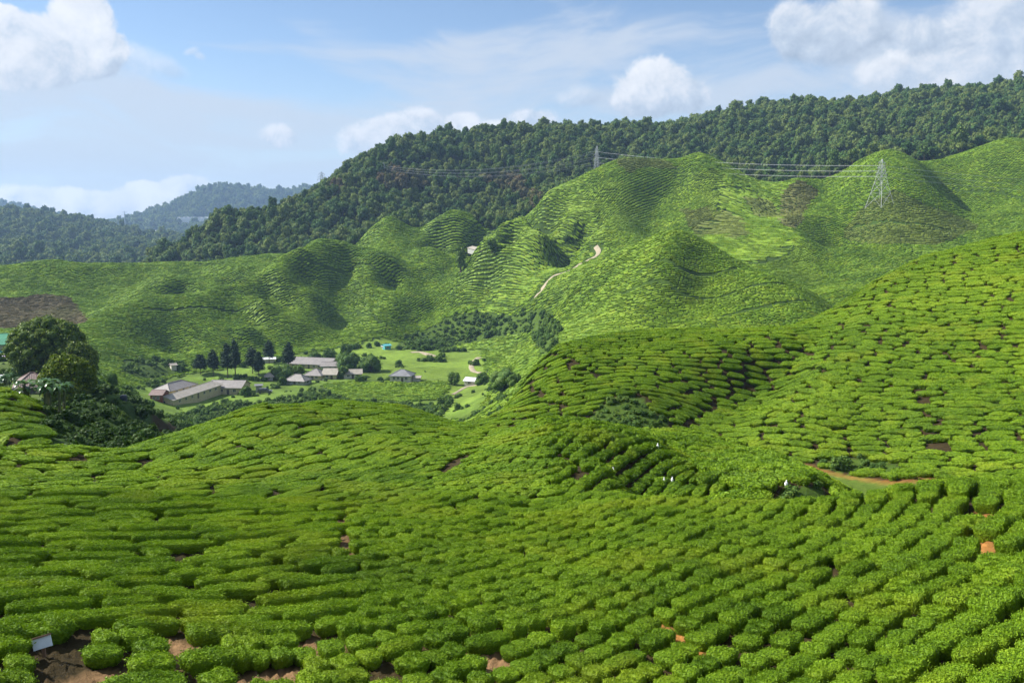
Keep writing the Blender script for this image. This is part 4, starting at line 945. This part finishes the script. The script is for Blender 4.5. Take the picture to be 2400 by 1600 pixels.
def dome_tree(w, h, seed, size):
    r = np.random.default_rng(seed); L = [((0, 0, h * .47), (w * .43, w * .43, h * .43))]
    for i in range(120):
        f = (i + .5) / 120; el = math.asin(1 - 1.8 * f); a = i * 2.39996
        k = .43 * (1 + .05 * r.normal()); s = w * (.062 + .024 * r.random())
        L.append(((math.cos(a) * math.cos(el) * w * k, math.sin(a) * math.cos(el) * w * k, h * .48 + math.sin(el) * h * .44 * (1 + .04 * r.normal())), (s, s, s * .85)))
    p = crown(L, 15000, size, r, .82, .8, size * .9, .2); V, F = tube([(0, 0, -2), (.1, 0, h * .2), (0, 0, h * .5)], [h * .045, h * .035, h * .02], 8); return p.add(V, F, 2)
DOME_M = [M_DOME, M_DOMECORE, M_BARK]
for (u0, u1, v0, v1, dm, seed, lab) in ((29, 200, 752, 884, 150, 1, 'biggest dark round-crowned tree beside the green roofed hall'), (116, 228, 803, 900, 125, 2, 'middle round-crowned tree between the big one and the yellow green one'), (104, 221, 836, 948, 100, 4, 'yellow green round-crowned tree nearest the viewer above the shaded slope')):
    p = pt((u0 + u1) / 2, v1, dm); d = dist(p); place_tree(dome_tree(px2m(u1 - u0, d) * .92, px2m(v1 - v0, d) * .97, seed, .2), DOME_M, 'round_tree', lab, p, seed, 1, 'round-crowned trees on the left terrace')
def pine(h, w, seed):
    r = np.random.default_rng(seed); L = []
    for i in range(15):
        f = i / 14; z = h * (.34 + .60 * f); rad = w * .5 * (1 - .62 * f ** 1.5) * (.55 + .5 * min(1, f * 4 + .3)); a = i * 2.4
        s = rad * .62; L.append(((math.cos(a) * rad * .5, math.sin(a) * rad * .5, z), (s, s, h * .075)))
    L.append(((0, 0, h * .96), (w * .08, w * .08, h * .06)))
    p = crown(L, 2600, .30, r, .75, .9, .35, .3, .4); V, F = tube([(0, 0, -1), (.05, 0, h * .4), (0, 0, h * .9)], [h * .016, h * .012, h * .004], 7); return p.add(V, F, 2)
PINES = [(500, 882, 822, 30, 'first tall pine from the left in the village'), (534, 885, 808, 34, 'dark tall pine left of the tallest one'), (552, 887, 799, 30, 'tallest slim dark pine behind the cream house'), (592, 875, 815, 36, 'broad pine right of the tallest one, in front of the white shelter'), (607, 887, 826, 30, 'shorter pine with a low crown right of the broad pine'),
         (677, 868, 803, 32, 'single pine standing at the left end of the long hall'), (631, 852, 799, 30, 'slim pine at the foot of the hill behind the white shelter'), (470, 878, 832, 36, 'short dark pine at the left of the pine row')]
for i, (u, v, vt, w, lab) in enumerate(PINES):
    p = pt(u, v); d = dist(p); place_tree(pine(px2m(v - vt, d), px2m(w, d), 30 + i), [M_PINE, M_PINECORE, M_BARK], 'pine_tree', lab, p, i, 1, 'pines in the village')
def shrub_pile(w, h, n, size, seed, k=9):
    r = np.random.default_rng(seed); L = broad_lumps(h, w * 1.05, r, k, .25); p = crown(L, n, size, r, .85, .8, size, .22); V, F = tube([(0, 0, -.6), (0, 0, h * .5)], [h * .04, h * .02], 5); return p.add(V, F, 2)
SH_M = [M_SHRUB, M_SHRUBCORE, M_BARK]
SHRUBS = [(787, 850, 826, 869, 'left part of the big dark shrub clump by the village roofs'), (840, 897, 832, 870, 'right part of the big dark shrub clump by the village roofs'), (795, 828, 807, 830, 'spreading tree above the big shrub clump at the meadow edge'), (755, 790, 820, 852, 'bushy light green tree right of the long hall'), (722, 758, 826, 850, 'low shrub behind the long hall'),
          (684, 716, 856, 882, 'round dark green bush among the grey roofs'), (628, 690, 858, 886, 'wide yellow green bush left of the grey roofs'), (1141, 1226, 862, 916, 'big loose grey green shrub at the foot of the right tea slope'), (1048, 1082, 872, 902, 'dark shrub left of the white roofed shed'), (1112, 1150, 874, 900, 'olive shrub right of the white roofed shed'),
          (790, 820, 856, 886, 'thin grey green tree in front of the pale grey roofed house'), (830, 855, 880, 895, 'small dark bush right of the pale grey roofed house'), (1186, 1225, 875, 905, 'upper part shrub behind the big loose shrub'), (1320, 1336, 552, 566, 'lone dark bush by the top of the winding path'), (745, 762, 866, 880, 'small bush in front of the wide hipped roof'), (1068, 1092, 574, 640, 'slender dark tree beside the small clearing'),
          (655, 672, 884, 902, 'brownish bush left of the small hipped house'), (563, 590, 905, 930, 'dark bush at the corner of the cream house'), (1140, 1165, 560, 592, 'tree at the right edge of the small clearing'), (252, 275, 880, 905, 'ragged bush on the bank right of the round trees')]
for i, (u0, u1, v0, v1, lab) in enumerate(SHRUBS):
    p = pt((u0 + u1) / 2, v1, 105); d = dist(p); place_tree(shrub_pile(px2m(u1 - u0, d), px2m(v1 - v0, d), 1500, max(.22, d * .00075), 60 + i, 9), SH_M, 'shrub', lab, p, i, 1, 'shrubs of the valley', 'shrub', 'stem')
# undergrowth nobody could count
under = [shrub_pile(2.6, 2.0, 320, .20, 90), shrub_pile(3.4, 2.6, 380, .22, 91, 10), shrub_pile(2.0, 1.3, 260, .17, 92, 7), shrub_pile(3.0, 1.6, 320, .2, 93, 8)]
ux, uy = jitter_grid(-260, 120, 115, 640, 1.9, prng); ux2, uy2 = jitter_grid(-75, 75, 45, 115, 1.05, prng); ux, uy = np.concatenate([ux, ux2]), np.concatenate([uy, uy2]); uk = patches(ux, uy); uu, uv = project(ux, uy, land(ux, uy) + 1); ud = np.hypot(ux, uy)
HEDGE = [(370, 958), (440, 940), (540, 918), (620, 915), (700, 898), (760, 898), (800, 915), (900, 920), (1000, 925), (1030, 905), (1040, 925), (1000, 960), (780, 950), (560, 960), (400, 1010), (345, 1000)]
cl = fbm(ux / 9, uy / 9, 51, 3)
okk = ((uk == 1) & ((ud < 120) | (RNG.random(len(ux)) < .3))) | (inside(uu, uv, HEDGE) & (ud > 95) & (ud < 420)) | ((uk == 4) & (cl > .26) & (RNG.random(len(ux)) < .45)) | ((uk == 5) & (cl > .05) & (RNG.random(len(ux)) < .4)) | ((uk == 2) & (ud > 120) & (cl > .48))
# the broken bank of wild growth in the shade below the round trees, and the steep drop behind the near plateau
steep = (ud > 66) & (ud < 330) & (uk == 0) & (ux < -2) & ((uv > 1012) | (land(ux, uy) < 36)) & (land(ux, uy) < 44) & (cl > -.1)
okk |= steep & (RNG.random(len(ux)) < .5)
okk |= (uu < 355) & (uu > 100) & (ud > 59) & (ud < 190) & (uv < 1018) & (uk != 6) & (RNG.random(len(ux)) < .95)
okk &= (np.abs(np.arctan2(ux, uy)) < R_(36))
HOUSES = [o for o in SC.objects if o.parent is None and o.type == 'EMPTY' and o.get('category') in ('house', 'hut', 'shed', 'building', 'car')]
for o in HOUSES:
    rad = max([max(abs(c[0]), abs(c[1])) for ch in o.children for c in ch.bound_box]) if o.children else 3
    okk &= np.hypot(ux - o.location.x, uy - o.location.y) > rad * .95
    back = np.hypot(o.location.x, o.location.y); okk &= ~((np.abs(np.arctan2(ux, uy) - math.atan2(o.location.x, o.location.y)) * back < rad * .8) & (ud < back) & (ud > back - 12) & (RNG.random(len(ux)) < .8))
ux, uy, ud = ux[okk], uy[okk], ud[okk]; n = len(ux)
us = np.clip(prng.lognormal(0, .28, n), .5, 1.7) * np.where(ud < 120, np.where(ux < -4, .27, .29), np.where((ux < 0) & (ud < 190), .36, np.where((ux < -2) & (ud > 190) & (ud < 420), .62, .9)))
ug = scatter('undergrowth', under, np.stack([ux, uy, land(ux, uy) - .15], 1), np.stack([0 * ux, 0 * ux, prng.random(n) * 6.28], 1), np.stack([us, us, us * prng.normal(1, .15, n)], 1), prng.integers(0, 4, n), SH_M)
weed_shade = ((ux < -4) & (ud < 190)); inst_attr(ug, 'brown', np.where(weed_shade, .85, 0) * prng.uniform(.6, 1.1, n))  # here the attribute carries painted shade: weeds on the left bank turn dark green
tag(ug, 'wild bushes and weeds filling the gullies and the valley floor between the tea plots', 'undergrowth', kind='stuff')
print('under', n)
# banana plants
M_BANANA = mk_leaf('banana_leaves', [(0, (.030, .085, .020)), (.5, (.065, .140, .035)), (1, (.16, .22, .09))], None, .3, .28, .5, .8, .3)
M_BANSTEM = mk_plain('banana_stem', (.10, .12, .05), .7, .3)
def banana(h, seed, stems=7, leaves=13):
    r = np.random.default_rng(seed); p = Pile()
    for s in range(stems):
        bx, by = r.normal(0, h * .2, 2); hh = h * r.uniform(.22, .52); V, F = tube([(bx, by, -.5), (bx * 1.1, by * 1.1, hh)], [.14, .09], 7); p.add(V, F, 2)
        for k in range(leaves):
            a = k * 2.4 + r.random(); L = h * r.uniform(.34, .52); rise = r.uniform(.25, 1.1); n = 8; pts = []
            for i in range(n):
                f = i / (n - 1); out = L * f * (1 - .18 * f * f) * math.cos(rise * .8); up = L * (math.sin(rise) * f - (.62 + .2 * rise) * f * f * .9)
                w = L * .10 * math.sin(math.pi * min(1, .08 + f * .92)) ** .6 * (1 if f < .98 else .2)
                c = np.array([bx + math.cos(a) * out, by + math.sin(a) * out, hh + up]); q = np.array([-math.sin(a), math.cos(a), 0]) * w
                pts += [c - q + (0, 0, w * .35), c, c + q + (0, 0, w * .35)]
            F = [(i * 3 + j, i * 3 + j + 1, i * 3 + j + 4, i * 3 + j + 3) for i in range(n - 1) for j in (0, 1)]
            p.add(np.array(pts), np.array(F), 0, True)
    return p
for (u, v, w, s, lab) in ((98, 972, 118, 5, 'big pale-leaved banana clump below the brown hipped roof'), (12, 910, 60, 6, 'small banana clump at the left edge beside the white car'), (1385 - 520, 868, 22, 8, 'banana plant at the right end of the big shrub clump'), (763, 893, 16, 9, 'tiny banana plant in front of the village roofs')):
    p = pt(u, v, 78 if v > 900 else 100); d = dist(p); h = px2m(w, d) * .8
    place_tree(banana(h, s), [M_BANANA, M_BANANA, M_BANSTEM], 'banana_plant', lab, p, s, 1, 'banana plants', 'banana plant', 'stem')
hp = Pile(); r_ = np.random.default_rng(70)
for i in range(7):
    V, F = lump(((i - 3) * 1.3, r_.normal(0, .1), 1.0), (1.1, 1.0, 1.1), r_, 11, 6, .12); hp.add(V, F, 1, True); q, f = cards(V, F, 420, .16, r_, .12, .6, .6); hp.add(q, f, 0)
hd = hp.obj('hedge', SH_M[:2], None, pt(8, 886, 108)); tag(hd, 'clipped dark green hedge in front of the green roofed hall', 'hedge')

# paths laid on the land
def ribbon(name, pts, w, dmin=0, lift=.3):
    P = [pt(u, v, dmin)[:2] for u, v in pts]; fine = []
    for (x1, y1), (x2, y2) in zip(P[:-1], P[1:]):
        n = max(2, int(math.hypot(x2 - x1, y2 - y1) / 2.0)); fine += [(x1 + (x2 - x1) * i / n, y1 + (y2 - y1) * i / n) for i in range(n)]
    fine = np.array(fine + [P[-1]]); 
    for _ in range(3): fine[1:-1] = (fine[:-2] + 2 * fine[1:-1] + fine[2:]) / 4
    t_ = np.gradient(fine, axis=0); t_ /= np.linalg.norm(t_, axis=1, keepdims=True) + 1e-9; nn = np.stack([-t_[:, 1], t_[:, 0]], 1)
    ww = w * (1 + .3 * vnoise(np.arange(len(fine)) / 4, np.zeros(len(fine)), 4))[:, None] / 2
    V = []
    for k in (-1, -.4, .4, 1): q = fine + nn * ww * k; V.append(np.stack([q[:, 0], q[:, 1], land(q[:, 0], q[:, 1]) + lift * (1 if abs(k) < 1 else .2)], 1))
    n = len(fine); V = np.concatenate(V); i = np.arange(n - 1); F = np.concatenate([np.stack([i + k * n, i + 1 + k * n, i + 1 + (k + 1) * n, i + (k + 1) * n], 1) for k in range(3)])
    return tag(link(name, raw_mesh(name, V, [F], [M_PATH], None, True)), kind='structure')
for nm, pts, w, dm in FARPATHS: ribbon(nm, pts, w, dm)

# pylons and their cables
def pylon(h, wb, label, p, rz, arms=True, thick=.16, group='lattice pylons'):
    r = empty('lattice_pylon', p, rz, label, 'pylon', group); f = Pile()
    prof = lambda z: wb / 2 * (1 - z / h) ** 1.25 + .55 * min(1, (h - z) / (h * .12) + .25)
    zs = [0]; 
    while zs[-1] < h * .93: zs.append(zs[-1] + max(1.6, prof(zs[-1]) * 1.5))
    zs[-1] = h
    for z0, z1 in zip(zs[:-1], zs[1:]):
        a, b = prof(z0), prof(z1); C0 = [(-a, -a, z0), (a, -a, z0), (a, a, z0), (-a, a, z0)]; C1 = [(-b, -b, z1), (b, -b, z1), (b, b, z1), (-b, b, z1)]
        for k in range(4):
            f.bar(C0[k], C1[k], thick); f.bar(C0[k], C1[(k + 1) % 4], thick * .55); f.bar(C0[(k + 1) % 4], C1[k], thick * .55); f.bar(C1[k], C1[(k + 1) % 4], thick * .55)
    f.obj('tower', [M_STEEL], r)
    if arms:
        for zf, wf in ((.70, .17), (.81, .14), (.92, .11)):
            for s in (-1, 1):
                z = h * zf; q = prof(z); L = h * wf; g = Pile()
                for y in (-q, q): g.bar((s * q, y, z), (s * L, 0, z), thick * .7); g.bar((s * q, y, z + 1.3), (s * L, 0, z), thick * .6)
                for k in (.35, .7): g.bar((s * (q + (L - q) * k), -q * (1 - k), z), (s * (q + (L - q) * k), q * (1 - k), z + 1.3 * (1 - k)), thick * .5)
                ao = g.obj('arm', [M_STEEL], r)
                V, F = tube([(s * L, 0, z), (s * L, 0, z - .8), (s * L, 0, z - 1.6)], [.12, .17, .1], 6); Pile().add(V, F).obj('insulator', [M_DOOR], ao)
    return r
def pyl_at(u, vbase, vtop, dmin, d=None):
    p = pt(u, vbase, dmin) if d is None else at(u * .98, d); dd = dist(p); az, m = ray(u * .98, vtop * .98)
    return p, max(CAMZ + float(m) * dd - p[2], 15)
pa, ha = pyl_at(2062, 488, 373, 400); pb, hb = pyl_at(1396, 0, 342, 0, 775); pc, hc = pyl_at(903, 0, 386, 0, 868); pd = (pa[0] + 330, pa[1] - 60)
line_rz = math.atan2(pa[1] - pb[1], pa[0] - pb[0]) + math.pi / 2
A_ = pylon(ha, px2m(40, dist(pa)) * .95, 'nearest lattice pylon standing on the cone hill at the right', pa, R_(28), True, .105)
B_ = pylon(hb, 7, 'lattice pylon behind the left shoulder of the high tea hill', pb, R_(60), True, .13)
C_ = pylon(hc, 7, 'lattice pylon half sunk in the forest canopy on the left ridge', pc, R_(80), True, .1)
p1, h1 = pyl_at(759, 0, 403, 0, 960); pylon(h1, 6, 'thin far mast rising above the forest skyline at the left', (p1[0], p1[1], p1[2]), .3, True, .16)
p2, h2 = pyl_at(298, 0, 493, 0, 3600); pylon(h2, 8, 'very distant mast before the low clouds at the left', (p2[0], p2[1], p2[2]), .3, True, .3)
def arm_tip(o, h, zf, wf, s):
    L = h * wf * s; a = o.rotation_euler[2]; return Vector((o.location.x + math.cos(a) * L, o.location.y + math.sin(a) * L, o.location.z + h * zf - 1.6))
def cable(a, b, sag, label):
    pts = [a.lerp(b, i / 28) - Vector((0, 0, sag * 4 * (i / 28) * (1 - i / 28))) for i in range(29)]; V, F = tube(pts, [.042] * 29, 4)
    tag(Pile().add(V, F).obj('power_cable', [M_CABLE]), label, 'cable', label)
class _Far: pass
D_ = _Far(); D_.location = Vector((pa[0] + 330, pa[1] + 40, pa[2] - 8)); D_.rotation_euler = (0, 0, R_(80))
for zf, wf in ((.70, .17), (.81, .14), (.92, .11)):
    for s in (-1, 1):
        cable(arm_tip(C_, hc, zf, wf, s), arm_tip(B_, hb, zf, wf, s), 9, 'pale power cable sagging across the forest between the two left pylons')
        cable(arm_tip(B_, hb, zf, wf, s), arm_tip(A_, ha, zf, wf, s), 3.5, 'pale power cable hanging over the tea hills between the middle and the right pylon')
        cable(arm_tip(A_, ha, zf, wf, s), arm_tip(D_, ha, zf, wf, s), 7, 'pale power cable running from the right pylon out of the photo')
# greenhouses on the far hills
def greenhouse(u0, u1, v, label, spans, dmin=2000):
    a, b = pt(u0, v, dmin), pt(u1, v, dmin); L = math.hypot(b[0] - a[0], b[1] - a[1]); c = ((a[0] + b[0]) / 2, (a[1] + b[1]) / 2); dep = L * .55
    r = empty('greenhouse', (*c, max(a[2], b[2]) + 1), math.atan2(b[1] - a[1], b[0] - a[0]), label, 'greenhouse', 'white greenhouses on the far hills'); g = Pile(); w = Pile(); H = 10
    for i in range(spans):
        x0 = -L / 2 + L * i / spans; x1 = x0 + L / spans * .98; m_ = (x0 + x1) / 2; V = []
        for y in (-dep / 2, dep / 2): V += [(x0, y, H), (x0 + (m_ - x0) * .5, y, H + 2.4), (m_, y, H + 3.2), (x1 - (m_ - x0) * .5, y, H + 2.4), (x1, y, H)]
        g.add(V, [np.array([(k, k + 1, k + 6, k + 5) for k in range(4)]), np.array([(0, 4, 2), (0, 2, 1), (2, 4, 3), (5, 7, 9), (5, 6, 7), (7, 8, 9)])], 0, False); w.box((m_, 0, H / 2 - 6), (x1 - x0, dep, H + 12))
    g.obj('roof', [M_ROOFWHITE], r); w.obj('wall', [M_WHITE], r); return r
greenhouse(419, 490, 517, 'largest long white greenhouse on the blue hill', 7); greenhouse(329, 371, 549, 'white greenhouse low in the gap left of the blue hill', 4); greenhouse(446, 468, 567, 'small white greenhouse deep in the gap below the blue hill', 2); greenhouse(527, 539, 507, 'tiny white greenhouse, left one of the pair on the right flank of the blue hill', 2); greenhouse(551, 562, 503, 'tiny white greenhouse, right one of the pair on the right flank of the blue hill', 2)
# board on posts and pickers' sacks in the tea
M_BOARD = mk_plain('weathered_white_board', (.62, .68, .76), .6, .08, 6); M_TIMBER = mk_plain('brown_timber', (.20, .12, .08), .8, .3, 8)
pb_ = pt(103, 1540); d = dist(pb_); az_, m_ = ray(103 * .98, 1502 * .98); w_ = px2m(39, d); hz_ = CAMZ + float(m_) * d - pb_[2]
sb = empty('sign_board', pb_, R_(12), 'small tilted white board on a post beside the bare earth in the near tea', 'sign board')
Pile().box((0, 0, 0), (w_, .03, w_ * .62)).obj('board', [M_BOARD], sb, (0, -.05, hz_), (R_(-18), R_(-14), 0)); Pile().box((0, -.01, w_ * .33), (w_ * 1.04, .07, .035)).obj('top_rail', [M_TIMBER], sb, (0, -.05, hz_), (R_(-18), R_(-14), 0)); Pile().box((0, .03, (hz_ - .3) / 2), (.06, .06, hz_ + .3)).obj('post', [M_TIMBER], sb)
def sack(u, v, s, label, seed):
    r = np.random.default_rng(seed); p = pt(u, v); x, y = p[0], p[1]
    V, F = lump((0, 0, .36), (.26, .22, .40), r, 14, 8, .10); k = Pile().add(V, F, 0, True)
    o = empty('harvest_sack', (x, y, p[2] + .3), seed, label, 'sack', 'white sacks among the tea'); o.scale = (s, s, s); k.obj('bag', [M_WHITE], o)
    V, F = tube([(0, 0, .74), (.02, 0, .82), (.05, .02, .95)], [.09, .05, .13], 9); Pile().add(V, F, 0, True).obj('tied_neck', [M_WHITE], o)
sack(1541, 1062, .36, 'white sack standing at the right end of the bushy knoll', 1); sack(1437, 1122, .36, 'white sack in the dark gap below the bushy knoll', 2); sack(1528, 1020, .3, 'small white sack near the top of the dark gap', 3); sack(1556, 1143, .3, 'left white sack lying behind the near crest', 4); sack(1575, 1141, .3, 'right white sack lying behind the near crest', 5); sack(1842, 1152, .36, 'white sack beside the dry bushes at the right', 6)
# ------------------------------------------------------------------ light, air, sky, camera
SUN = Vector((-0.84, 0.20, 0.75)).normalized()
SUN_EL = math.asin(SUN.z); SUN_AZ = math.atan2(SUN.x, SUN.y)
sl = bpy.data.lights.new('sun', 'SUN'); sl.energy = 5.0; sl.angle = R_(.5); sl.color = (1, .95, .86)
so = bpy.data.objects.new('sun', sl); COL.objects.link(so); so.location = (0, 0, 300); so.rotation_euler = SUN.to_track_quat('Z', 'Y').to_euler()
W = bpy.data.worlds.new('World'); SC.world = W; W.use_nodes = True
t = NT(W.node_tree); bg = W.node_tree.nodes['Background']
sky = t.new('ShaderNodeTexSky', sky_type='NISHITA'); sky.sun_disc = False; sky.sun_elevation = SUN_EL; sky.sun_rotation = SUN_AZ
sky.altitude = 1500; sky.air_density = 1.0; sky.dust_density = .6; sky.ozone_density = 1.6
D = t.vmath('NORMALIZE', t.new('ShaderNodeTexCoord').outputs['Generated'])
def sky_dir(u, v):
    az, m = ray(u, v); az = float(az); m = float(m); k = 1 / math.hypot(1, m); return Vector((math.sin(az) * k, math.cos(az) * k, m * k))
col = sky.outputs[0]
def tint(c, v): return (c[0] * v, c[1] * v, c[2] * v, 1)
# high thin veil with open blue windows
stretch = t.vmath('MULTIPLY', D, (1.6, 1.6, 9.0)); warp = t.noise(D, 3.0, 3, .5, 0, 'Color')
sv = t.vmath('ADD', stretch, t.vmath('MULTIPLY', warp, (.9, .9, 1.6)))
veil = t.noise(sv, 2.3, 6, .6)
def blob(u, v, ru, rv, tilt=0):
    """elliptic distance of the looking direction from a spot of the sky, in radii"""
    c = sky_dir(u, v); r = c.cross(Vector((0, 0, 1))).normalized(); q = r.cross(c).normalized()
    a = R_(tilt); r, q = r * math.cos(a) + q * math.sin(a), q * math.cos(a) - r * math.sin(a)
    ru /= FS; rv /= FS
    x = t.math('MULTIPLY', t.vmath('DOT_PRODUCT', D, tuple(r)), 1 / ru); y = t.math('MULTIPLY', t.vmath('DOT_PRODUCT', D, tuple(q)), 1 / rv)
    f = t.math('GREATER_THAN', t.vmath('DOT_PRODUCT', D, tuple(c)), .3)
    d = t.math('SQRT', t.math('ADD', t.math('MULTIPLY', x, x), t.math('MULTIPLY', y, y)))
    return d, x, y, f
hole = None
for u, v, ru, rv, tl in ((520, 160, 330, 50, -8), (420, 40, 300, 60, 0), (900, 20, 420, 70, 0), (160, 30, 220, 60, 0), (1000, -150, 1500, 150, 0)):
    d, x, y, f = blob(u, v, ru, rv, tl); h = t.math('MULTIPLY', t.step(d, 1.5, .2), f)
    hole = h if hole is None else t.math('MAXIMUM', hole, h)
vk = t.step(t.math('SUBTRACT', veil, t.math('MULTIPLY', hole, .36)), .30, .62)
zc = t.new('ShaderNodeSeparateXYZ'); t.put(zc.inputs[0], D)
up = t.math('ABSOLUTE', zc.outputs[2])
VEIL = (.71, .79, .91)
col = t.mix(t.math('MULTIPLY', vk, .88), col, tint(VEIL, SKYV * .86))
col = t.mix(t.math('MULTIPLY', t.step(up, .20, .0), .65), col, tint((.62, .72, .81), SKYV * .86))
# heaped clouds: (view x, y, radius x, radius y, tilt, cover, whiteness)
CUMULI = [
 [(60, 120, 120, 75, 0), (190, 55, 62, 85, 0), (230, 120, 60, 55, 0), (120, 130, 120, 50, 0), (5, 45, 40, 30, 0)],
 [(310, 140, 75, 42, -20), (385, 155, 50, 25, -25), (60, 165, 110, 30, 0)],
 [(440, 118, 20, 9, 20), (458, 128, 16, 9, -30)],
 [(640, 315, 50, 30, 0)],
 [(870, 330, 95, 40, 0), (960, 285, 85, 38, 0), (1060, 285, 60, 32, 0), (1230, 272, 60, 26, 0), (900, 290, 60, 30, 0), (1130, 300, 80, 25, 0)],
 [(1510, 205, 85, 65, 0), (1580, 215, 60, 45, 0), (1460, 235, 50, 35, 0)],
 [(1330, 225, 80, 26, 8)],
 [(1825, 80, 58, 68, 0), (1945, 75, 95, 75, 0), (2100, 95, 85, 55, 0), (2190, 95, 60, 40, -20), (2010, 100, 90, 45, 0)],
 [(2330, 60, 150, 130, 0), (2200, 150, 200, 45, 0), (2280, 20, 90, 40, 25), (2230, 185, 180, 40, 0), (2080, 160, 130, 38, 0)],
 [(90, 465, 110, 36, 0), (210, 470, 90, 32, 0), (330, 455, 70, 38, 0), (420, 430, 70, 30, 10), (150, 490, 250, 24, 0), (300, 485, 120, 22, 0)],
]
OPAC = [.92, .5, .45, .9, .88, .95, .55, .9, .85, .95]
SOFT = [.18, .7, .8, .45, .35, .26, .8, .36, .5, .22]
puff = t.noise(D, 24, 6, .64, .3); puff2 = t.noise(t.vmath('ADD', D, tuple(v * .014 for v in (SUN.x - .1, SUN.y, SUN.z + .35))), 24, 4, .6, .3); wisp = t.noise(D, 9, 4, .55)
edge_n = t.math('ADD', t.math('MULTIPLY', t.math('SUBTRACT', puff, .5), 1.5), t.math('MULTIPLY', t.math('SUBTRACT', wisp, .5), .9))
relief = t.math('MULTIPLY', t.math('SUBTRACT', puff, puff2), 2.6)
SHIFT = [.35, .2, .5, .25, .25, .2, -.2, -.15, .1, .4]
for group, op, sf, shf in zip(CUMULI, OPAC, SOFT, SHIFT):
    dens = None; lit = None
    for (u, v, ru, rv, tl) in group:
        d, x, y, f = blob(u, v, ru, rv, tl)
        dn = t.math('SUBTRACT', t.math('MULTIPLY', f, 2.0), t.math('ADD', d, 1.0))
        if dens is None: dens = dn
        else: dens = t.math('SMOOTH_MAX', dens, dn, .35)
        l = t.math('SUBTRACT', t.math('MULTIPLY', y, .55), t.math('MULTIPLY', x, .28))
        wgt = t.math('MAXIMUM', t.math('SUBTRACT', 1.35, d), 0); wl = t.math('MULTIPLY', l, wgt)
        lit = (wl, wgt) if lit is None else (t.math('ADD', lit[0], wl), t.math('ADD', lit[1], wgt))
    a = t.step(t.math('ADD', dens, t.math('MULTIPLY', edge_n, .75)), -.05, sf)
    sh = t.math('DIVIDE', lit[0], t.math('ADD', lit[1], .05)); sh = t.math('ADD', t.math('ADD', sh, relief), shf)
    cc = t.ramp(t.math('ADD', t.math('MULTIPLY', sh, .5), .5), [(.0, tuple(c * SKYV for c in (.36, .44, .55))), (.42, tuple(c * SKYV for c in (.56, .64, .75))), (.72, tuple(c * SKYV for c in (.80, .83, .88))), (1, tuple(c * SKYV for c in (.93, .94, .96)))])
    col = t.mix(t.math('MULTIPLY', a, op), col, cc)
t.put(bg.inputs[0], col); bg.inputs[1].default_value = SKYSTR

# the air: one pale even box round everything below the clouds
HV = np.array([(x, y, z) for z in (-9, 420) for x, y in ((-6000, -300), (6000, -300), (6000, 6600), (-6000, 6600))], float)
hz = link('haze', raw_mesh('haze', HV, [np.array([(3, 2, 1, 0), (4, 5, 6, 7), (0, 1, 5, 4), (1, 2, 6, 5), (2, 3, 7, 6), (3, 0, 4, 7)])]))
hm = bpy.data.materials.new('haze'); hm.use_nodes = True; hm.node_tree.nodes.remove(hm.node_tree.nodes['Principled BSDF'])
pv = hm.node_tree.nodes.new('ShaderNodeVolumePrincipled'); pv.inputs['Color'].default_value = (.42, .64, 1, 1); pv.inputs['Density'].default_value = HAZE; pv.inputs['Anisotropy'].default_value = 0.1
hm.node_tree.links.new(pv.outputs[0], hm.node_tree.nodes['Material Output'].inputs['Volume']); hz.data.materials.append(hm)
tag(hz, kind='stuff', label='thin blue haze hanging over the valleys and far hills', cat='haze')
cam = bpy.data.cameras.new('camera'); co = bpy.data.objects.new('camera', cam); COL.objects.link(co); co.location = (0, 0, CAMZ); co.rotation_euler = (math.pi / 2 - PITCH, 0, 0)
cam.angle = FOV; cam.clip_start = .2; cam.clip_end = 60000; SC.camera = co
SC.view_settings.view_transform = 'Standard'; SC.view_settings.look = 'None'; SC.view_settings.gamma = 1; SC.view_settings.exposure = EXPO; SC.view_settings.use_curve_mapping = False
cy = SC.cycles; cy.max_bounces = 3; cy.diffuse_bounces = 2; cy.transmission_bounces = 2; cy.glossy_bounces = 1; cy.use_adaptive_sampling = True; cy.adaptive_threshold = .02; cy.volume_bounces = 0; cy.transparent_max_bounces = 4; cy.use_denoising = True; cy.sample_clamp_indirect = 4
